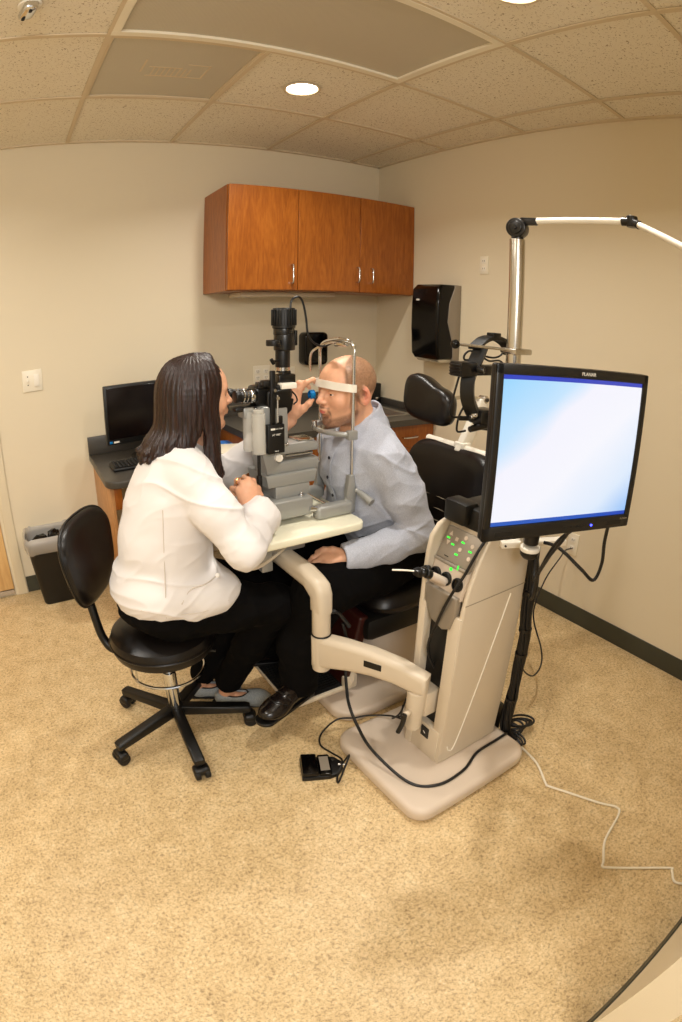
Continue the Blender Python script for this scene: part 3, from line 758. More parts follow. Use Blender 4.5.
# lamp arm joint and overhead arm
b = MB(); jd = V((.35, -.94, 0)).normalized(); jn = V((.94, .35, 0)); jc = V((PX, PY, 1.757))
b.cyl((PX, PY, 1.722), (PX, PY, 1.735), .018); b.cyl(jc - jn * .02, jc + jn * .02, .03, n=32, bev=.004)
b.cyl(jc - jn * .026, jc - jn * .02, .02, n=24, bev=.002); b.cyl(jc - jn * .032, jc - jn * .026, .007, n=16)
b.obox(jc + jd * .035 + V((0, 0, .022)), (.05, .022, .022), M3(jd, (0, 0, 1)), .004)
obj('arm_joint', b, 'black_satin', t)
a0 = jc + jd * .05 + V((0, 0, .024)); a1 = V((1.334, .685, 1.792)); a2 = V((1.155, .21, 1.595))
b = MB(); b.tube([a0, a1], .0095, 14, 1); b.tube([a1, a2], .0095, 14, 1); obj('overhead_arm', b, 'white_plastic', t)
b = MB(); b.cyl(a1 - V((0, 0, .016)), a1 + V((0, 0, .016)), .016, n=24, bev=.003); b.tube([a1 - (a1 - a0).normalized() * .03, a1], .0125, 14, 1); b.tube([a1, a1 + (a2 - a1).normalized() * .03], .0125, 14, 1); obj('elbow_joint', b, 'black_satin', t)
b = MB(); b.cyl(a2, a2 - V((0, 0, .03)), .012); b.lathe(a2 - V((0, 0, .12)), (0, 0, 1), [(.055, 0), (.05, .05), (.02, .09), (.01, .1)], 32); obj('lamp_head', b, 'white_plastic', t)
# hook rod on the pole
b = MB(); b.tube([(PX, PY - .0, 1.395), (1.075, 1.078, 1.403)], .0045, 10, 1); b.box((PX - .028, PY - .03, 1.385), (PX + .05, PY + .03, 1.402), .004); obj('hook_rod', b, 'steel', t)
b = MB(); b.ell((1.072, 1.079, 1.403), (.013, .013, .013)); obj('rod_ball', b, 'black_gloss', t)
# swing arms and table
A0 = V((.962, 1.004, 0)); A1 = V((.795, 1.315, 0)); ad = (A1 - A0).normalized(); al = (A1 - A0).length
b = MB(); b.cyl(A0 + V((0, 0, .20)), A0 + V((0, 0, .365)), .027, n=32, bev=.002); b.cyl(A0 + V((0, 0, .262)), A0 + V((0, 0, .36)), .0325, n=32, bev=.003)
b.box((.975, .97, .255), (1.04, 1.04, .355), .006); obj('arm_post', b, 'enamel', t)
b = MB(); b.cyl(A0 + V((-.03, -.005, .285)), A0 + V((-.052, -.012, .285)), .011, bev=.002); b.mi = 1; b.tube([A0 + V((-.055, -.013, .29)), A0 + V((-.058, -.01, .25)), A0 + V((-.064, 0.0, .205))], .0085, 10, 4)
obj('clamp_lever', b, ['enamel', 'black'], t)
b = MB()
top = [(-.034, .425), (.06, .455), (.16, .468), (.26, .468), (al, .462), (al + .03, .46)]
bot = [(al + .03, .335), (al, .335), (.24, .362), (.16, .372), (.08, .37), (0, .355), (-.034, .358)]
b.prism(top + bot, M3(ad, (0, 0, 1)), (A0.x, A0.y, 0), .062, .02, 4)
b.cyl(A1 + V((0, 0, .322)), A1 + V((0, 0, .464)), .032, n=36, bev=.005); obj('swing_arm', b, 'enamel', t)
sd = V((ad.y, -ad.x, 0)); cS = A0 + ad * (al * .42) + V((0, 0, .425))
nrm_ = V((-ad.y, ad.x, 0));
if nrm_.dot(V((-A0.x, -A0.y, 0))) < 0: nrm_ = -nrm_
b = MB(); b.obox(cS + nrm_ * .0312, (.062, .024, .003), M3(ad, (0, 0, 1)), .001, 1); obj('arm_socket', b, 'black', t)
b = MB(); b.tube([(A1.x + .0318 * math.cos(a), A1.y + .0318 * math.sin(a), .466) for a in [k * PI / 16 for k in range(32)]], .0026, 6, 1, closed=True); obj('joint_ring', b, 'black', t)
A2 = V((.755, 1.56, 0)); b = MB()
b.cyl(A1 + V((0, 0, .468)), A1 + V((0, 0, .62)), .031, n=36, bev=.003)
bd = (A2 - A1).normalized()
prof2 = [(-.031, .55), (-.031, .62), (-.018, .655), (.01, .672), (.06, .69), ((A2 - A1).length, .715), ((A2 - A1).length, .655), (.06, .625), (.031, .60), (.031, .55)]
b.prism(prof2, M3(bd, (0, 0, 1)), (A1.x, A1.y, 0), .062, .02, 4); obj('table_arm', b, 'enamel', t)
b = MB(); lv = A1 + V((.03, -.012, .545)); b.cyl(A1 + V((.026, -.008, .545)), A1 + V((.045, -.014, .545)), .008); b.tube([A1 + V((.043, -.014, .545)), A1 + V((.06, -.02, .53)), A1 + V((.085, -.04, .485))], .006, 10, 4, rads=[.005, .006, .008]); obj('clamp_lever', b, 'black', t)
b = MB(); b.box((.68, 1.49, .70), (.84, 1.68, .776), .008); b.box((.62, 1.42, .752), (.95, 1.75, .772), .004); b.box((.66, 1.46, .66), (.70, 1.62, .75), .004); obj('table_carrier', b, 'grey_metal', t)
b = MB(); b.prism(rrect(.405, .44, .035, 6), XY_, (.805, 1.592, .788), .027, .006, 3); obj('tabletop', b, 'tabletop', t)

# ------------------------------------------------------------------ monitor on the stand
mc = V((.980, .612, 1.216)); ma = -.335
mr = V((math.cos(ma), math.sin(ma), 0)); mn = V((math.sin(ma), -math.cos(ma), 0)); mu = V((0, 0, 1))
Rm_ = Matrix((mr, mn * -1, mu)).transposed()    # x right, y into the screen, z up
t = thing('display_monitor', (mc.x, mc.y, 1.03), 'black flat display monitor with a bright bluish white screen on the stand', 'monitor')
TM = Matrix.Translation(mc) @ Rm_.to_4x4()
W2, H2 = .205, .18
b = MB()
b.box((-W2, 0.0, -H2), (W2, .022, H2), .006, 3, TM); b.box((-W2 + .012, .018, -H2 + .012), (W2 - .012, .05, H2 - .012), .014, 3, TM)
obj('housing', b, 'black', t)
bz = .019
b = MB()
for lo, hi in (((-W2, H2 - .021), (W2, H2)), ((-W2, -H2), (W2, -H2 + .032)), ((-W2, -H2), (-W2 + .017, H2)), ((W2 - .017, -H2), (W2, H2))):
    b.box((lo[0], -.004, lo[1]), (hi[0], .006, hi[1]), .003, 2, TM)
obj('bezel', b, 'black_satin', t)
def screen_mat():
    m, N, L, P = new_mat('lit_screen')
    tc = N.new('ShaderNodeTexCoord'); sp = N.new('ShaderNodeSeparateXYZ'); L.new(tc.outputs['Generated'], sp.inputs[0])
    mp = N.new('ShaderNodeMapping'); mp.inputs['Location'].default_value = (-.62, 0, -.42); mp.inputs['Scale'].default_value = (1.15, 0, 1.25); mp.inputs['Rotation'].default_value = (0, 0, 0)
    L.new(tc.outputs['Generated'], mp.inputs['Vector'])
    ln = N.new('ShaderNodeVectorMath'); ln.operation = 'LENGTH'
    # diagonal ellipse
    ml = N.new('ShaderNodeVectorMath'); ml.operation = 'ADD'
    cx = N.new('ShaderNodeMath'); cx.operation = 'SUBTRACT'; cx.inputs[1].default_value = .5; L.new(sp.outputs['X'], cx.inputs[0])
    cz = N.new('ShaderNodeMath'); cz.operation = 'SUBTRACT'; cz.inputs[1].default_value = .5; L.new(sp.outputs['Z'], cz.inputs[0])
    d1 = N.new('ShaderNodeMath'); d1.operation = 'SUBTRACT'; L.new(cz.outputs[0], d1.inputs[0]); L.new(cx.outputs[0], d1.inputs[1])   # top-left positive
    n = N.new('ShaderNodeTexNoise'); n.inputs['Scale'].default_value = 2.2; n.inputs['Detail'].default_value = 1; L.new(tc.outputs['Generated'], n.inputs['Vector'])
    a = N.new('ShaderNodeMath'); a.operation = 'MULTIPLY_ADD'; a.inputs[1].default_value = .25; L.new(n.outputs['Fac'], a.inputs[0]); L.new(d1.outputs[0], a.inputs[2])
    r = N.new('ShaderNodeValToRGB'); e = r.color_ramp.elements
    mpv = N.new('ShaderNodeMapRange'); mpv.inputs['From Min'].default_value = -.85; mpv.inputs['From Max'].default_value = 1.1; L.new(a.outputs[0], mpv.inputs['Value'])
    e[0].position = 0.0; e[0].color = rgb(150, 196, 250); e[1].position = 1.0; e[1].color = rgb(150, 214, 255)
    for p, c in ((.2, (222, 236, 254)), (.42, (246, 247, 255)), (.66, (244, 244, 255)), (.76, (196, 229, 255))):
        x = e.new(p); x.color = rgb(*c)
    L.new(mpv.outputs[0], r.inputs['Fac'])
    zr = N.new('ShaderNodeValToRGB'); zr.color_ramp.interpolation = 'CONSTANT'; z = zr.color_ramp.elements
    z[0].position = 0; z[0].color = rgb(28, 92, 190); z[1].position = .968; z[1].color = rgb(58, 74, 190)
    x = z.new(.03); x.color = (1, 1, 1, 1)
    L.new(sp.outputs['Z'], zr.inputs['Fac'])
    mx = N.new('ShaderNodeMix'); mx.data_type = 'RGBA'; mx.blend_type = 'MULTIPLY'; mx.inputs[0].default_value = 1
    L.new(r.outputs['Color'], mx.inputs[6]); L.new(zr.outputs['Color'], mx.inputs[7])
    P.inputs['Base Color'].default_value = (.01, .01, .01, 1); P.inputs['Roughness'].default_value = .3
    L.new(mx.outputs[2], P.inputs['Emission Color']); P.inputs['Emission Strength'].default_value = SCREEN_E
    return m
SCREEN_E = .76
M['screen'] = screen_mat()
b = MB(); b.box((-W2 + .016, -.0005, -H2 + .031), (W2 - .016, .001, H2 - .020), 0, 1, TM); so = obj('screen', b, 'screen', t)
# rotate texture space: give the screen its own local frame
so.data.transform(Matrix.Translation(mc - V(t.location)) .inverted()); so.data.transform(Rm_.to_4x4().inverted())
so.matrix_local = Matrix.Translation(mc - V(t.location)) @ Rm_.to_4x4()
b = MB(); p = TM @ V((.082, -.0045, -H2 + .014)); b.cyl(p, p + mn * .0015, .0026, n=14); obj('power_light', b, 'blue_led', t)
for k in range(4):
    b = MB(); p = TM @ V((.01 + k * .018 - .005, -.0042, -H2 + .014)); b.obox(p, (.009, .0015, .005), Rm_, .0006, 1); obj('menu_button', b, 'black', t)
for sx in (-1, 1):
    b = MB(); b.obox(TM @ V((sx * .155, -.0042, -H2 + .014)), (.045, .0012, .011), Rm_, .0004, 1); obj('speaker_slot', b, 'black', t)
TT = TM @ Matrix.Rotation(PI / 2, 4, 'X')
text('maker_name', 'PLANAR', .0105, TT @ Matrix.Translation((.02, H2 - .0105, .0045)), 'label_white', t)
text('model_mark', 'PL1910M', .006, TT @ Matrix.Translation((.185, -H2 + .022, .0045)), 'seam', t)
b = MB(); bk = TM @ V((0, .052, -.02))
b.box((-.05, .048, -.07), (.05, .062, .03), .004, 2, TM)
pv = V((1.152, .812, .012))
b.tube([bk, bk - mn * .04 + V((0, 0, -.06)), V((1.12, .77, 1.03)), pv + V((0, 0, .99)), pv + V((0, 0, .93))], .016, 12, 6)
b.cyl(pv + V((0, 0, .885)), pv + V((0, 0, .99)), .022, n=28, bev=.003)
b.tube([pv + V((0, 0, .95)), V((1.22, .90, .96)), V((PX, PY, .99))], .018, 12, 4); b.cyl((PX, PY, .965), (PX, PY, 1.015), .032, n=28, bev=.004)
obj('support_arm', b, 'black', t)
b = MB(); b.cyl(pv + V((0, 0, .864)), pv + V((0, 0, .877)), .0285, n=32, bev=.003); obj('pivot_collar', b, 'white_plastic', t)
b = MB(); b.lathe(pv + V((0, 0, .840)), (0, 0, 1), [(.004, 0), (.018, .003), (.026, .012), (.028, .024)], 32); obj('pivot_cap', b, 'black', t)

# ------------------------------------------------------------------ foot switch
t = thing('foot_switch', (.70, 1.15, 0), 'small black foot switch pedal on the floor beside the stand base', 'foot switch')
fs = Matrix.Translation((.695, 1.15, 0)) @ Matrix.Rotation(math.radians(-24), 4, 'Z')
b = MB(); Rf = fs.to_3x3()
b.prism([(-.075, -.05), (.02, -.05), (.05, -.04), (.072, -.015), (.072, .02), (.05, .045), (.02, .055), (-.075, .055)], Rf, V(fs.translation) + V((0, 0, .009)), .018, .004, 2); obj('base', b, 'black', t)
b = MB(); b.box((-.075, -.048, .016), (-.018, .053, .036), .006, 2, fs @ Matrix.Rotation(math.radians(4), 4, 'Y')); b.box((-.014, -.048, .016), (.03, .053, .030), .006, 2, fs); obj('pedal', b, 'black_gloss', t)
b = MB(); b.box((-.008, -.03, .0302), (.024, .04, .0308), 0, 1, fs); obj('rating_label', b, 'grey_dark', t)
b = MB(); b.cyl(fs @ V((.04, .02, .025)), fs @ V((.04, .02, .031)), .006); b.cyl(fs @ V((.055, .0, .022)), fs @ V((.08, .0, .02)), .006); obj('cable_gland', b, 'steel', t)
# ------------------------------------------------------------------ slit lamp
t = thing('slit_lamp', (.80, 1.58, .80), 'grey and black slit lamp microscope with chin rest standing on the ivory table', 'slit lamp')
SYC = 1.58; TZ = .802
b = MB(); b.box((.585, 1.475, .822), (.862, 1.69, .885), .008, 3); obj('cross_slide', b, 'grey_metal', t)
for y in (1.475, 1.668):
    b = MB(); b.box((.866, y - .022, TZ), (1.01, y + .022, .848), .014, 4); obj('rail_cover', b, 'grey_metal', t)
b = MB(); b.cyl((.93, 1.49, .832), (.93, 1.66, .832), .007, n=16); b.cyl((.845, 1.472, .845), (.885, 1.472, .836), .009, n=16)
obj('axle', b, 'chrome', t)
b = MB(); b.box((.60, 1.455, TZ), (.70, 1.70, .8225), .002); b.box((.60, 1.56, TZ), (.86, 1.60, .8225), .002); obj('glide_plate', b, 'black', t)
for x in (.71, .83):
    b = MB(); b.cyl((x, 1.50, .885), (x, 1.50, .90), .006, n=14, bev=.001); b.cyl((x, 1.50, .886), (x, 1.50, .89), .011, n=14); obj('lock_screw', b, 'chrome', t)
# column blocks
b = MB()
b.box((.74, 1.505, .885), (.866, 1.655, .925), .004)
b.prism([(.715, .925), (.885, .925), (.895, .965), (.708, .965)], XZp, (0, SYC, 0), .15, .004, 2)
obj('turning_base', b, 'grey_metal', t)
b = MB()
b.prism([(.72, .965), (.905, .965), (.91, 1.0), (.76, 1.0), (.752, 1.012), (.748, 1.05), (.70, 1.05)], XZp, (0, SYC - .01, 0), .10, .005, 2)
b.prism([(.755, 1.025), (.908, 1.025), (.91, 1.052), (.86, 1.058), (.755, 1.056)], XZp, (0, SYC - .015, 0), .08, .005, 2)
obj('support_yoke', b, 'grey_metal', t)
b = MB(); b.box((.84, 1.535, 1.056), (.90, 1.60, 1.064), .002); b.cyl((.80, 1.55, 1.012), (.90, 1.55, 1.012), .006, n=12); obj('scale_arm', b, 'chrome', t)
b = MB(); b.cyl((.757, 1.505, 1.02), (.757, 1.535, 1.02), .013, n=24, bev=.003); b.cyl((.757, 1.535, 1.02), (.757, 1.57, 1.02), .008); obj('yoke_knob', b, 'white_plastic', t)
b = MB(); b.box((.71, 1.535, 1.04), (.805, 1.60, 1.185), .008, 3); b.box((.655, 1.545, 1.15), (.80, 1.60, 1.185), .006); obj('microscope_arm', b, 'grey_metal', t)
# clear breath shields / prism tubes on the examiner's side
for x, y, r_ in ((.686, 1.505, .021), (.678, 1.56, .02)):
    b = MB(); b.cyl((x, y, 1.045), (x, y, 1.172), r_, n=32, bev=.003); b.cyl((x, y, 1.172), (x, y, 1.184), r_ * .8, n=32, bev=.002); o_ = obj('magnifier_tube', b, 'glass', t)
b = MB(); b.cyl((.684, 1.505, .965), (.684, 1.505, 1.045), .0055, n=14); b.cyl((.684, 1.505, .90), (.684, 1.505, .975), .009, n=16, bev=.002); obj('tube_stem', b, 'black', t)
# joystick
b = MB(); b.lathe((.625, 1.50, .885), (0, 0, 1), [(.018, 0), (.014, .01), (.008, .02), (.008, .045), (.013, .055), (.014, .078), (.010, .088), (.002, .09)], 24); obj('joystick', b, 'black', t)
# tonometer control box
b = MB(); b.box((.709, 1.487, 1.042), (.767, 1.513, 1.134), .004, 2); bx = obj('lamp_control_box', b, 'black', t)
TX = Matrix.Rotation(PI / 2, 4, 'X')
b = MB(); b.box((.7185, 1.4862, 1.1175), (.7325, 1.4872, 1.1235)); obj('maker_block', b, 'label_white', bx)
text('box_lettering', 'HAAG-STREIT', .0052, Matrix.Translation((.7455, 1.4868, 1.1203)) @ TX, 'label_white', bx, .0002)
text('box_lettering', 'AT 900°', .0088, Matrix.Translation((.738, 1.4868, 1.102)) @ TX, 'label_white', bx, .0002)
text('box_lettering', 'MADE', .005, Matrix.Translation((.738, 1.4868, 1.050)) @ TX, 'label_white', bx, .0002)
for s_ in (-1, 1):
    b = MB(); x = .738 + s_ * .037; b.cyl((x - s_ * .009, 1.50, 1.063), (x + s_ * .004, 1.50, 1.063), .0035, n=12); b.cyl((x + s_ * .002, 1.50, 1.063), (x + s_ * .008, 1.50, 1.063), .0065, n=16, bev=.001); obj('clamp_screw', b, 'chrome', bx)
b = MB(); b.box((.724, 1.495, 1.134), (.741, 1.507, 1.30), .003); b.box((.748, 1.495, 1.134), (.765, 1.507, 1.158), .003); b.box((.703, 1.50, 1.252), (.735, 1.53, 1.27), .003); obj('tonometer_bar', b, 'black', t)
b = MB(); b.cyl((.745, 1.492, 1.14), (.745, 1.492, 1.225), .003, n=10); b.cyl((.745, 1.488, 1.215), (.745, 1.50, 1.215), .006, n=14); b.cyl((.736, 1.488, 1.24), (.736, 1.494, 1.24), .005, n=14); obj('feeler_rod', b, 'chrome', t)
# microscope
b = MB(); b.box((.695, 1.545, 1.185), (.80, 1.615, 1.248), .012, 3); b.box((.73, 1.535, 1.165), (.82, 1.625, 1.235), .01, 3); b.cyl((.80, 1.58, 1.215), (.832, 1.58, 1.21), .028, .022, n=32, bev=.003)
b.prism([(.80, 1.15), (.818, 1.165), (.826, 1.20), (.80, 1.21)], XZp, (0, 1.56, 0), .05, .003, 1)
obj('microscope_body', b, 'black_satin', t)
for y in (1.548, 1.612):
    b = MB(); b.cyl((.635, y, 1.222), (.70, y, 1.217), .0165, .019, n=28, bev=.002); b.cyl((.626, y, 1.2225), (.645, y, 1.222), .020, .0185, n=28, bev=.003); e_ = obj('eyepiece', b, 'black', t)
    b = MB(); b.cyl((.652, y, 1.2205), (.656, y, 1.220), .0192, n=28); b.cyl((.664, y, 1.22), (.667, y, 1.2195), .0196, n=28); b.cyl((.676, y, 1.219), (.690, y, 1.218), .0202, n=28, bev=.001); obj('eyepiece_ring', b, 'chrome', e_)
b = MB(); b.cyl((.70, 1.56, 1.168), (.74, 1.56, 1.166), .013, n=20, bev=.002); b.cyl((.685, 1.545, 1.175), (.70, 1.545, 1.175), .01, n=18, bev=.002); b.box((.66, 1.56, 1.16), (.72, 1.60, 1.172), .003); obj('magnification_lever', b, 'chrome', t)
b = MB(); b.box((.63, 1.55, 1.172), (.75, 1.61, 1.186), .004); b.box((.70, 1.53, 1.243), (.76, 1.56, 1.262), .003); obj('microscope_bracket', b, 'black_satin', t)
# illumination tower
LX = .812
b = MB(); b.lathe((LX, SYC, 1.425), (0, 0, 1), [(.030, 0), (.037, .003), (.037, .062), (.034, .068), (.001, .069)], 48)
for k in range(22):
    a = 2 * PI * k / 22; d = V((math.cos(a), math.sin(a), 0)); b.obox(V((LX, SYC, 1.462)) + d * .038, (.006, .004, .052), M3(d, V((0, 0, 1)).cross(d)), .001, 1)
obj('lamp_housing', b, 'black', t)
b = MB(); b.cyl((LX, SYC, 1.405), (LX, SYC, 1.428), .034, bev=.003); b.cyl((LX + .002, SYC, 1.355), (LX + .002, SYC, 1.408), .0345, bev=.003); b.box((.842, 1.56, 1.37), (.852, 1.60, 1.42), .003); obj('condenser', b, 'black_satin', t)
b = MB(); b.cyl((.768, 1.565, 1.372), (.768, 1.565, 1.391), .024, n=28, bev=.003); obj('filter_wheel', b, 'black', t)
b = MB(); b.cyl((LX - .004, SYC, 1.30), (LX - .004, SYC, 1.357), .024, n=32, bev=.002); b.cyl((LX - .004, SYC, 1.285), (LX - .004, SYC, 1.30), .021, n=32)
b.tube([(.79, 1.57, 1.323), (.765, 1.562, 1.322)], .004, sub=1); b.cyl((.768, 1.562, 1.314), (.757, 1.560, 1.33), .006, n=14, bev=.001); obj('aperture_ring', b, 'black', t)
b = MB(); b.cyl((LX - .004, SYC, 1.290), (LX - .004, SYC, 1.302), .0235, n=36); obj('scale_ring', b, 'steel', t)
b = MB(); b.box((.80, 1.565, 1.175), (.832, 1.60, 1.29), .005); b.box((.785, 1.56, 1.245), (.846, 1.60, 1.278), .005); obj('tower_stem', b, 'black_satin', t)
b = MB(); b.box((.782, 1.535, 1.234), (.836, 1.565, 1.252), .002); obj('prism_plate', b, 'white_plastic', t)
b = MB(); b.tube([(.822, 1.56, 1.228), (.842, 1.56, 1.210), (.850, 1.56, 1.190), (.836, 1.56, 1.178)], .0028, 8, 3); obj('mirror_bracket', b, 'black', t)
# head frame
XF = 1.014; YN_, YF_ = 1.478, 1.682
b = MB()
arch = [(XF, YN_, .93), (XF, YN_, 1.335), (XF + .002, YN_ + .004, 1.362), (XF - .004, YN_ + .03, 1.384), (XF - .01, 1.56, 1.388), (XF - .01, YF_ - .04, 1.375), (XF - .01, YF_ - .008, 1.35), (XF - .006, YF_, 1.32), (XF, YF_, .9)]
b.tube(arch[:2], .0058, 14, 1); b.tube(arch[1:-1], .0058, 14, 6); b.tube(arch[-2:], .0058, 14, 1)
obj('head_frame', b, 'chrome', t)
b = MB(); b.tube([(XF + .0, YN_ + .01, 1.378), (XF - .03, 1.56, 1.378), (XF - .045, YF_ - .04, 1.352), (XF - .05, YF_ - .01, 1.325), (XF - .045, YF_, 1.27)], .0045, 10, 6); b.cyl((XF - .012, 1.50, 1.374), (XF - .02, 1.56, 1.37), .008, n=16, bev=.002); obj('fixation_lamp_tube', b, 'chrome', t)
for y in (YN_, YF_):
    b = MB(); b.prism([(-.016, .80), (.016, .80), (.020, .87), (.010, .935), (-.010, .935), (-.018, .88)], XZp, (XF - .006, y, .0), .022, .004, 2)
    b.tube([(XF - .01, y, .86), (XF - .03, y, .83), (XF - .05, y, .81)], .011, 8, 3); obj('frame_foot', b, 'grey_metal', t)
b = MB(); b.cyl((XF + .01, YN_ - .012, .882), (XF + .02, YN_ - .03, .875), .008, n=16); b.tube([(XF + .012, YN_ - .02, .880), (XF + .022, YN_ - .05, .866), (XF + .030, YN_ - .078, .852)], .011, 16, 4, rads=[.008, .0125, .0145]); obj('grip_handle', b, 'grey_metal', t)
b = MB()
b.tube([(XF + .004, YN_, 1.072), (XF - .032, YN_ + .012, 1.075), (XF - .056, 1.53, 1.075), (XF - .062, SYC, 1.075), (XF - .056, 1.63, 1.075), (XF - .032, YF_ - .01, 1.075), (XF + .004, YF_, 1.072)], .009, 12, 6)
for y in (YN_, YF_): b.box((XF - .022, y - .013, 1.056), (XF + .014, y + .013, 1.088), .005)
b.prism(rrect(.05, .075, .018), XY_, (XF - .042, SYC, 1.076), .014, .004, 3); obj('chin_rest', b, 'grey_metal', t)
b = MB(); b.cyl((XF - .066, YF_ - .07, 1.082), (XF - .070, YF_ - .07, 1.105), .009, n=16, bev=.002); b.box((XF - .066, 1.55, 1.083), (XF - .02, 1.61, 1.0855)); obj('chin_knob', b, 'chrome', t)
# forehead strap
def band(pts, h, th):
    P, _ = catmull([V(p) for p in pts], 8); tb = bmesh.new(); rows = []
    for i, p in enumerate(P):
        d = (P[min(i + 1, len(P) - 1)] - P[max(i - 1, 0)]).normalized(); n = V((d.y, -d.x, 0)).normalized()
        rows.append([tb.verts.new(p + n * a + V((0, 0, c))) for a, c in ((th / 2, h / 2), (-th / 2, h / 2), (-th / 2, -h / 2), (th / 2, -h / 2))])
    for A, B in zip(rows, rows[1:]):
        for k in range(4): tb.faces.new((A[k], A[(k + 1) % 4], B[(k + 1) % 4], B[k]))
    tb.faces.new(rows[0]); tb.faces.new(rows[-1]); bmesh.ops.recalc_face_normals(tb, faces=tb.faces)
    b = MB(); b._merge(tb); return b
bd_ = band([(XF + .004, YN_ - .009, 1.234), (XF - .02, YN_ - .008, 1.237), (XF - .05, YN_ + .03, 1.241), (XF - .068, 1.54, 1.245), (XF - .074, SYC, 1.246), (XF - .068, 1.62, 1.245), (XF - .05, YF_ - .03, 1.242), (XF, YF_, 1.238)], .026, .003)
bd_.box((XF - .004, YN_ - .010, 1.221), (XF + .007, YN_ + .008, 1.247), .002)
for v_ in bd_.bm.verts: v_.co.z -= .006
obj('forehead_strap', bd_, 'white_plastic', t)

b = MB(); b.tube([(.838, 1.585, 1.492), (.848, 1.6, 1.513), (.858, 1.6, 1.526), (.877, 1.6, 1.530), (.892, 1.6, 1.51), (.904, 1.6, 1.459), (.912, 1.6, 1.405), (.935, 1.6, 1.374), (.97, 1.6, 1.362), (.995, 1.59, 1.372), (1.01, 1.56, 1.392)], .0038, 8, 6)
obj('lamp_cable', b, 'cable', t)

# ------------------------------------------------------------------ binocular headset hanging on the hook rod
t = thing('binocular_headset', (1.17, 1.1, 1.15), 'black head-worn binocular ophthalmoscope hanging from the hook rod on the pole', 'headset')
b = MB()
def strip(pts, w_, th, nrm=V((.6, -.8, 0))):
    """flat strap following pts, width along nrm-ish depth"""
    P, _ = catmull([V(p) for p in pts], 8); tb = bmesh.new(); rows = []
    for i, p in enumerate(P):
        d = (P[min(i + 1, len(P) - 1)] - P[max(i - 1, 0)]).normalized(); s_ = nrm.normalized(); n = d.cross(s_).normalized()
        rows.append([tb.verts.new(p + n * a + s_ * c) for a, c in ((th / 2, w_ / 2), (-th / 2, w_ / 2), (-th / 2, -w_ / 2), (th / 2, -w_ / 2))])
    for A, B in zip(rows, rows[1:]):
        for k in range(4): tb.faces.new((A[k], A[(k + 1) % 4], B[(k + 1) % 4], B[k]))
    tb.faces.new(rows[0]); tb.faces.new(rows[-1]); bmesh.ops.recalc_face_normals(tb, faces=tb.faces)
    b = MB(); b._merge(tb); return b
obj('crown_strap', strip([(1.17, 1.10, 1.392), (1.186, 1.10, 1.404), (1.211, 1.10, 1.418), (1.246, 1.10, 1.425), (1.283, 1.10, 1.419), (1.315, 1.10, 1.402), (1.33, 1.10, 1.375)], .035, .012), 'black', t)
b = MB(); b.box((1.237, 1.085, 1.424), (1.272, 1.115, 1.440), .003); obj('strap_adjuster', b, 'black', t)
obj('headband', strip([(1.200, 1.10, 1.392), (1.178, 1.10, 1.352), (1.155, 1.10, 1.31), (1.15, 1.10, 1.275), (1.156, 1.10, 1.24), (1.18, 1.10, 1.20), (1.215, 1.10, 1.172), (1.25, 1.10, 1.15)], .04, .022), 'black', t)
b = MB(); b.cyl((1.162, 1.075, 1.332), (1.168, 1.055, 1.332), .011, n=20, bev=.002); b.box((1.097, 1.075, 1.31), (1.165, 1.125, 1.352), .005); b.box((1.165, 1.08, 1.312), (1.27, 1.12, 1.342), .006)
for k in range(4): b.box((1.093, 1.078, 1.314 + k * .009), (1.099, 1.122, 1.318 + k * .009), .001, 1)
obj('illumination_box', b, 'black_satin', t)
b = MB(); b.cyl((1.1635, 1.068, 1.332), (1.167, 1.052, 1.332), .0065, n=14); obj('adjusting_knob', b, 'chrome', t)
b = MB(); b.cyl((1.16, 1.09, 1.19), (1.185, 1.09, 1.188), .006, n=12, bev=.001); b.ell((1.172, 1.085, 1.196), (.011, .011, .009)); obj('adjusting_knob', b, 'chrome', t)
b = MB(); b.box((1.19, 1.07, 1.165), (1.26, 1.13, 1.21), .008); b.cyl((1.16, 1.09, 1.153), (1.25, 1.08, 1.17), .009, .015, n=20, bev=.002); b.cyl((1.12, 1.10, 1.188), (1.16, 1.095, 1.185), .007, n=16, bev=.002); obj('viewing_optics', b, 'black_satin', t)
b = MB()
b.tube([(1.125, 1.11, 1.312), (1.114, 1.12, 1.244), (1.105, 1.12, 1.206), (1.115, 1.12, 1.189), (1.14, 1.11, 1.187)], .0032, 8, 6)
b.tube([(1.167, 1.12, 1.301), (1.169, 1.12, 1.235), (1.145, 1.12, 1.192), (1.137, 1.12, 1.162), (1.142, 1.12, 1.142), (1.165, 1.11, 1.145)], .0032, 8, 6)
b.tube([(1.232, 1.13, 1.362), (1.18, 1.14, 1.352), (1.172, 1.14, 1.366), (1.195, 1.14, 1.380), (1.235, 1.14, 1.370), (1.30, 1.14, 1.360), (1.34, 1.14, 1.37), (1.345, 1.14, 1.39)], .0032, 8, 6)
b.tube([(1.215, 1.11, 1.368), (1.26, 1.12, 1.352), (1.32, 1.13, 1.352), (1.345, 1.13, 1.338)], .0032, 8, 6)
obj('headset_cable', b, 'cable', t)

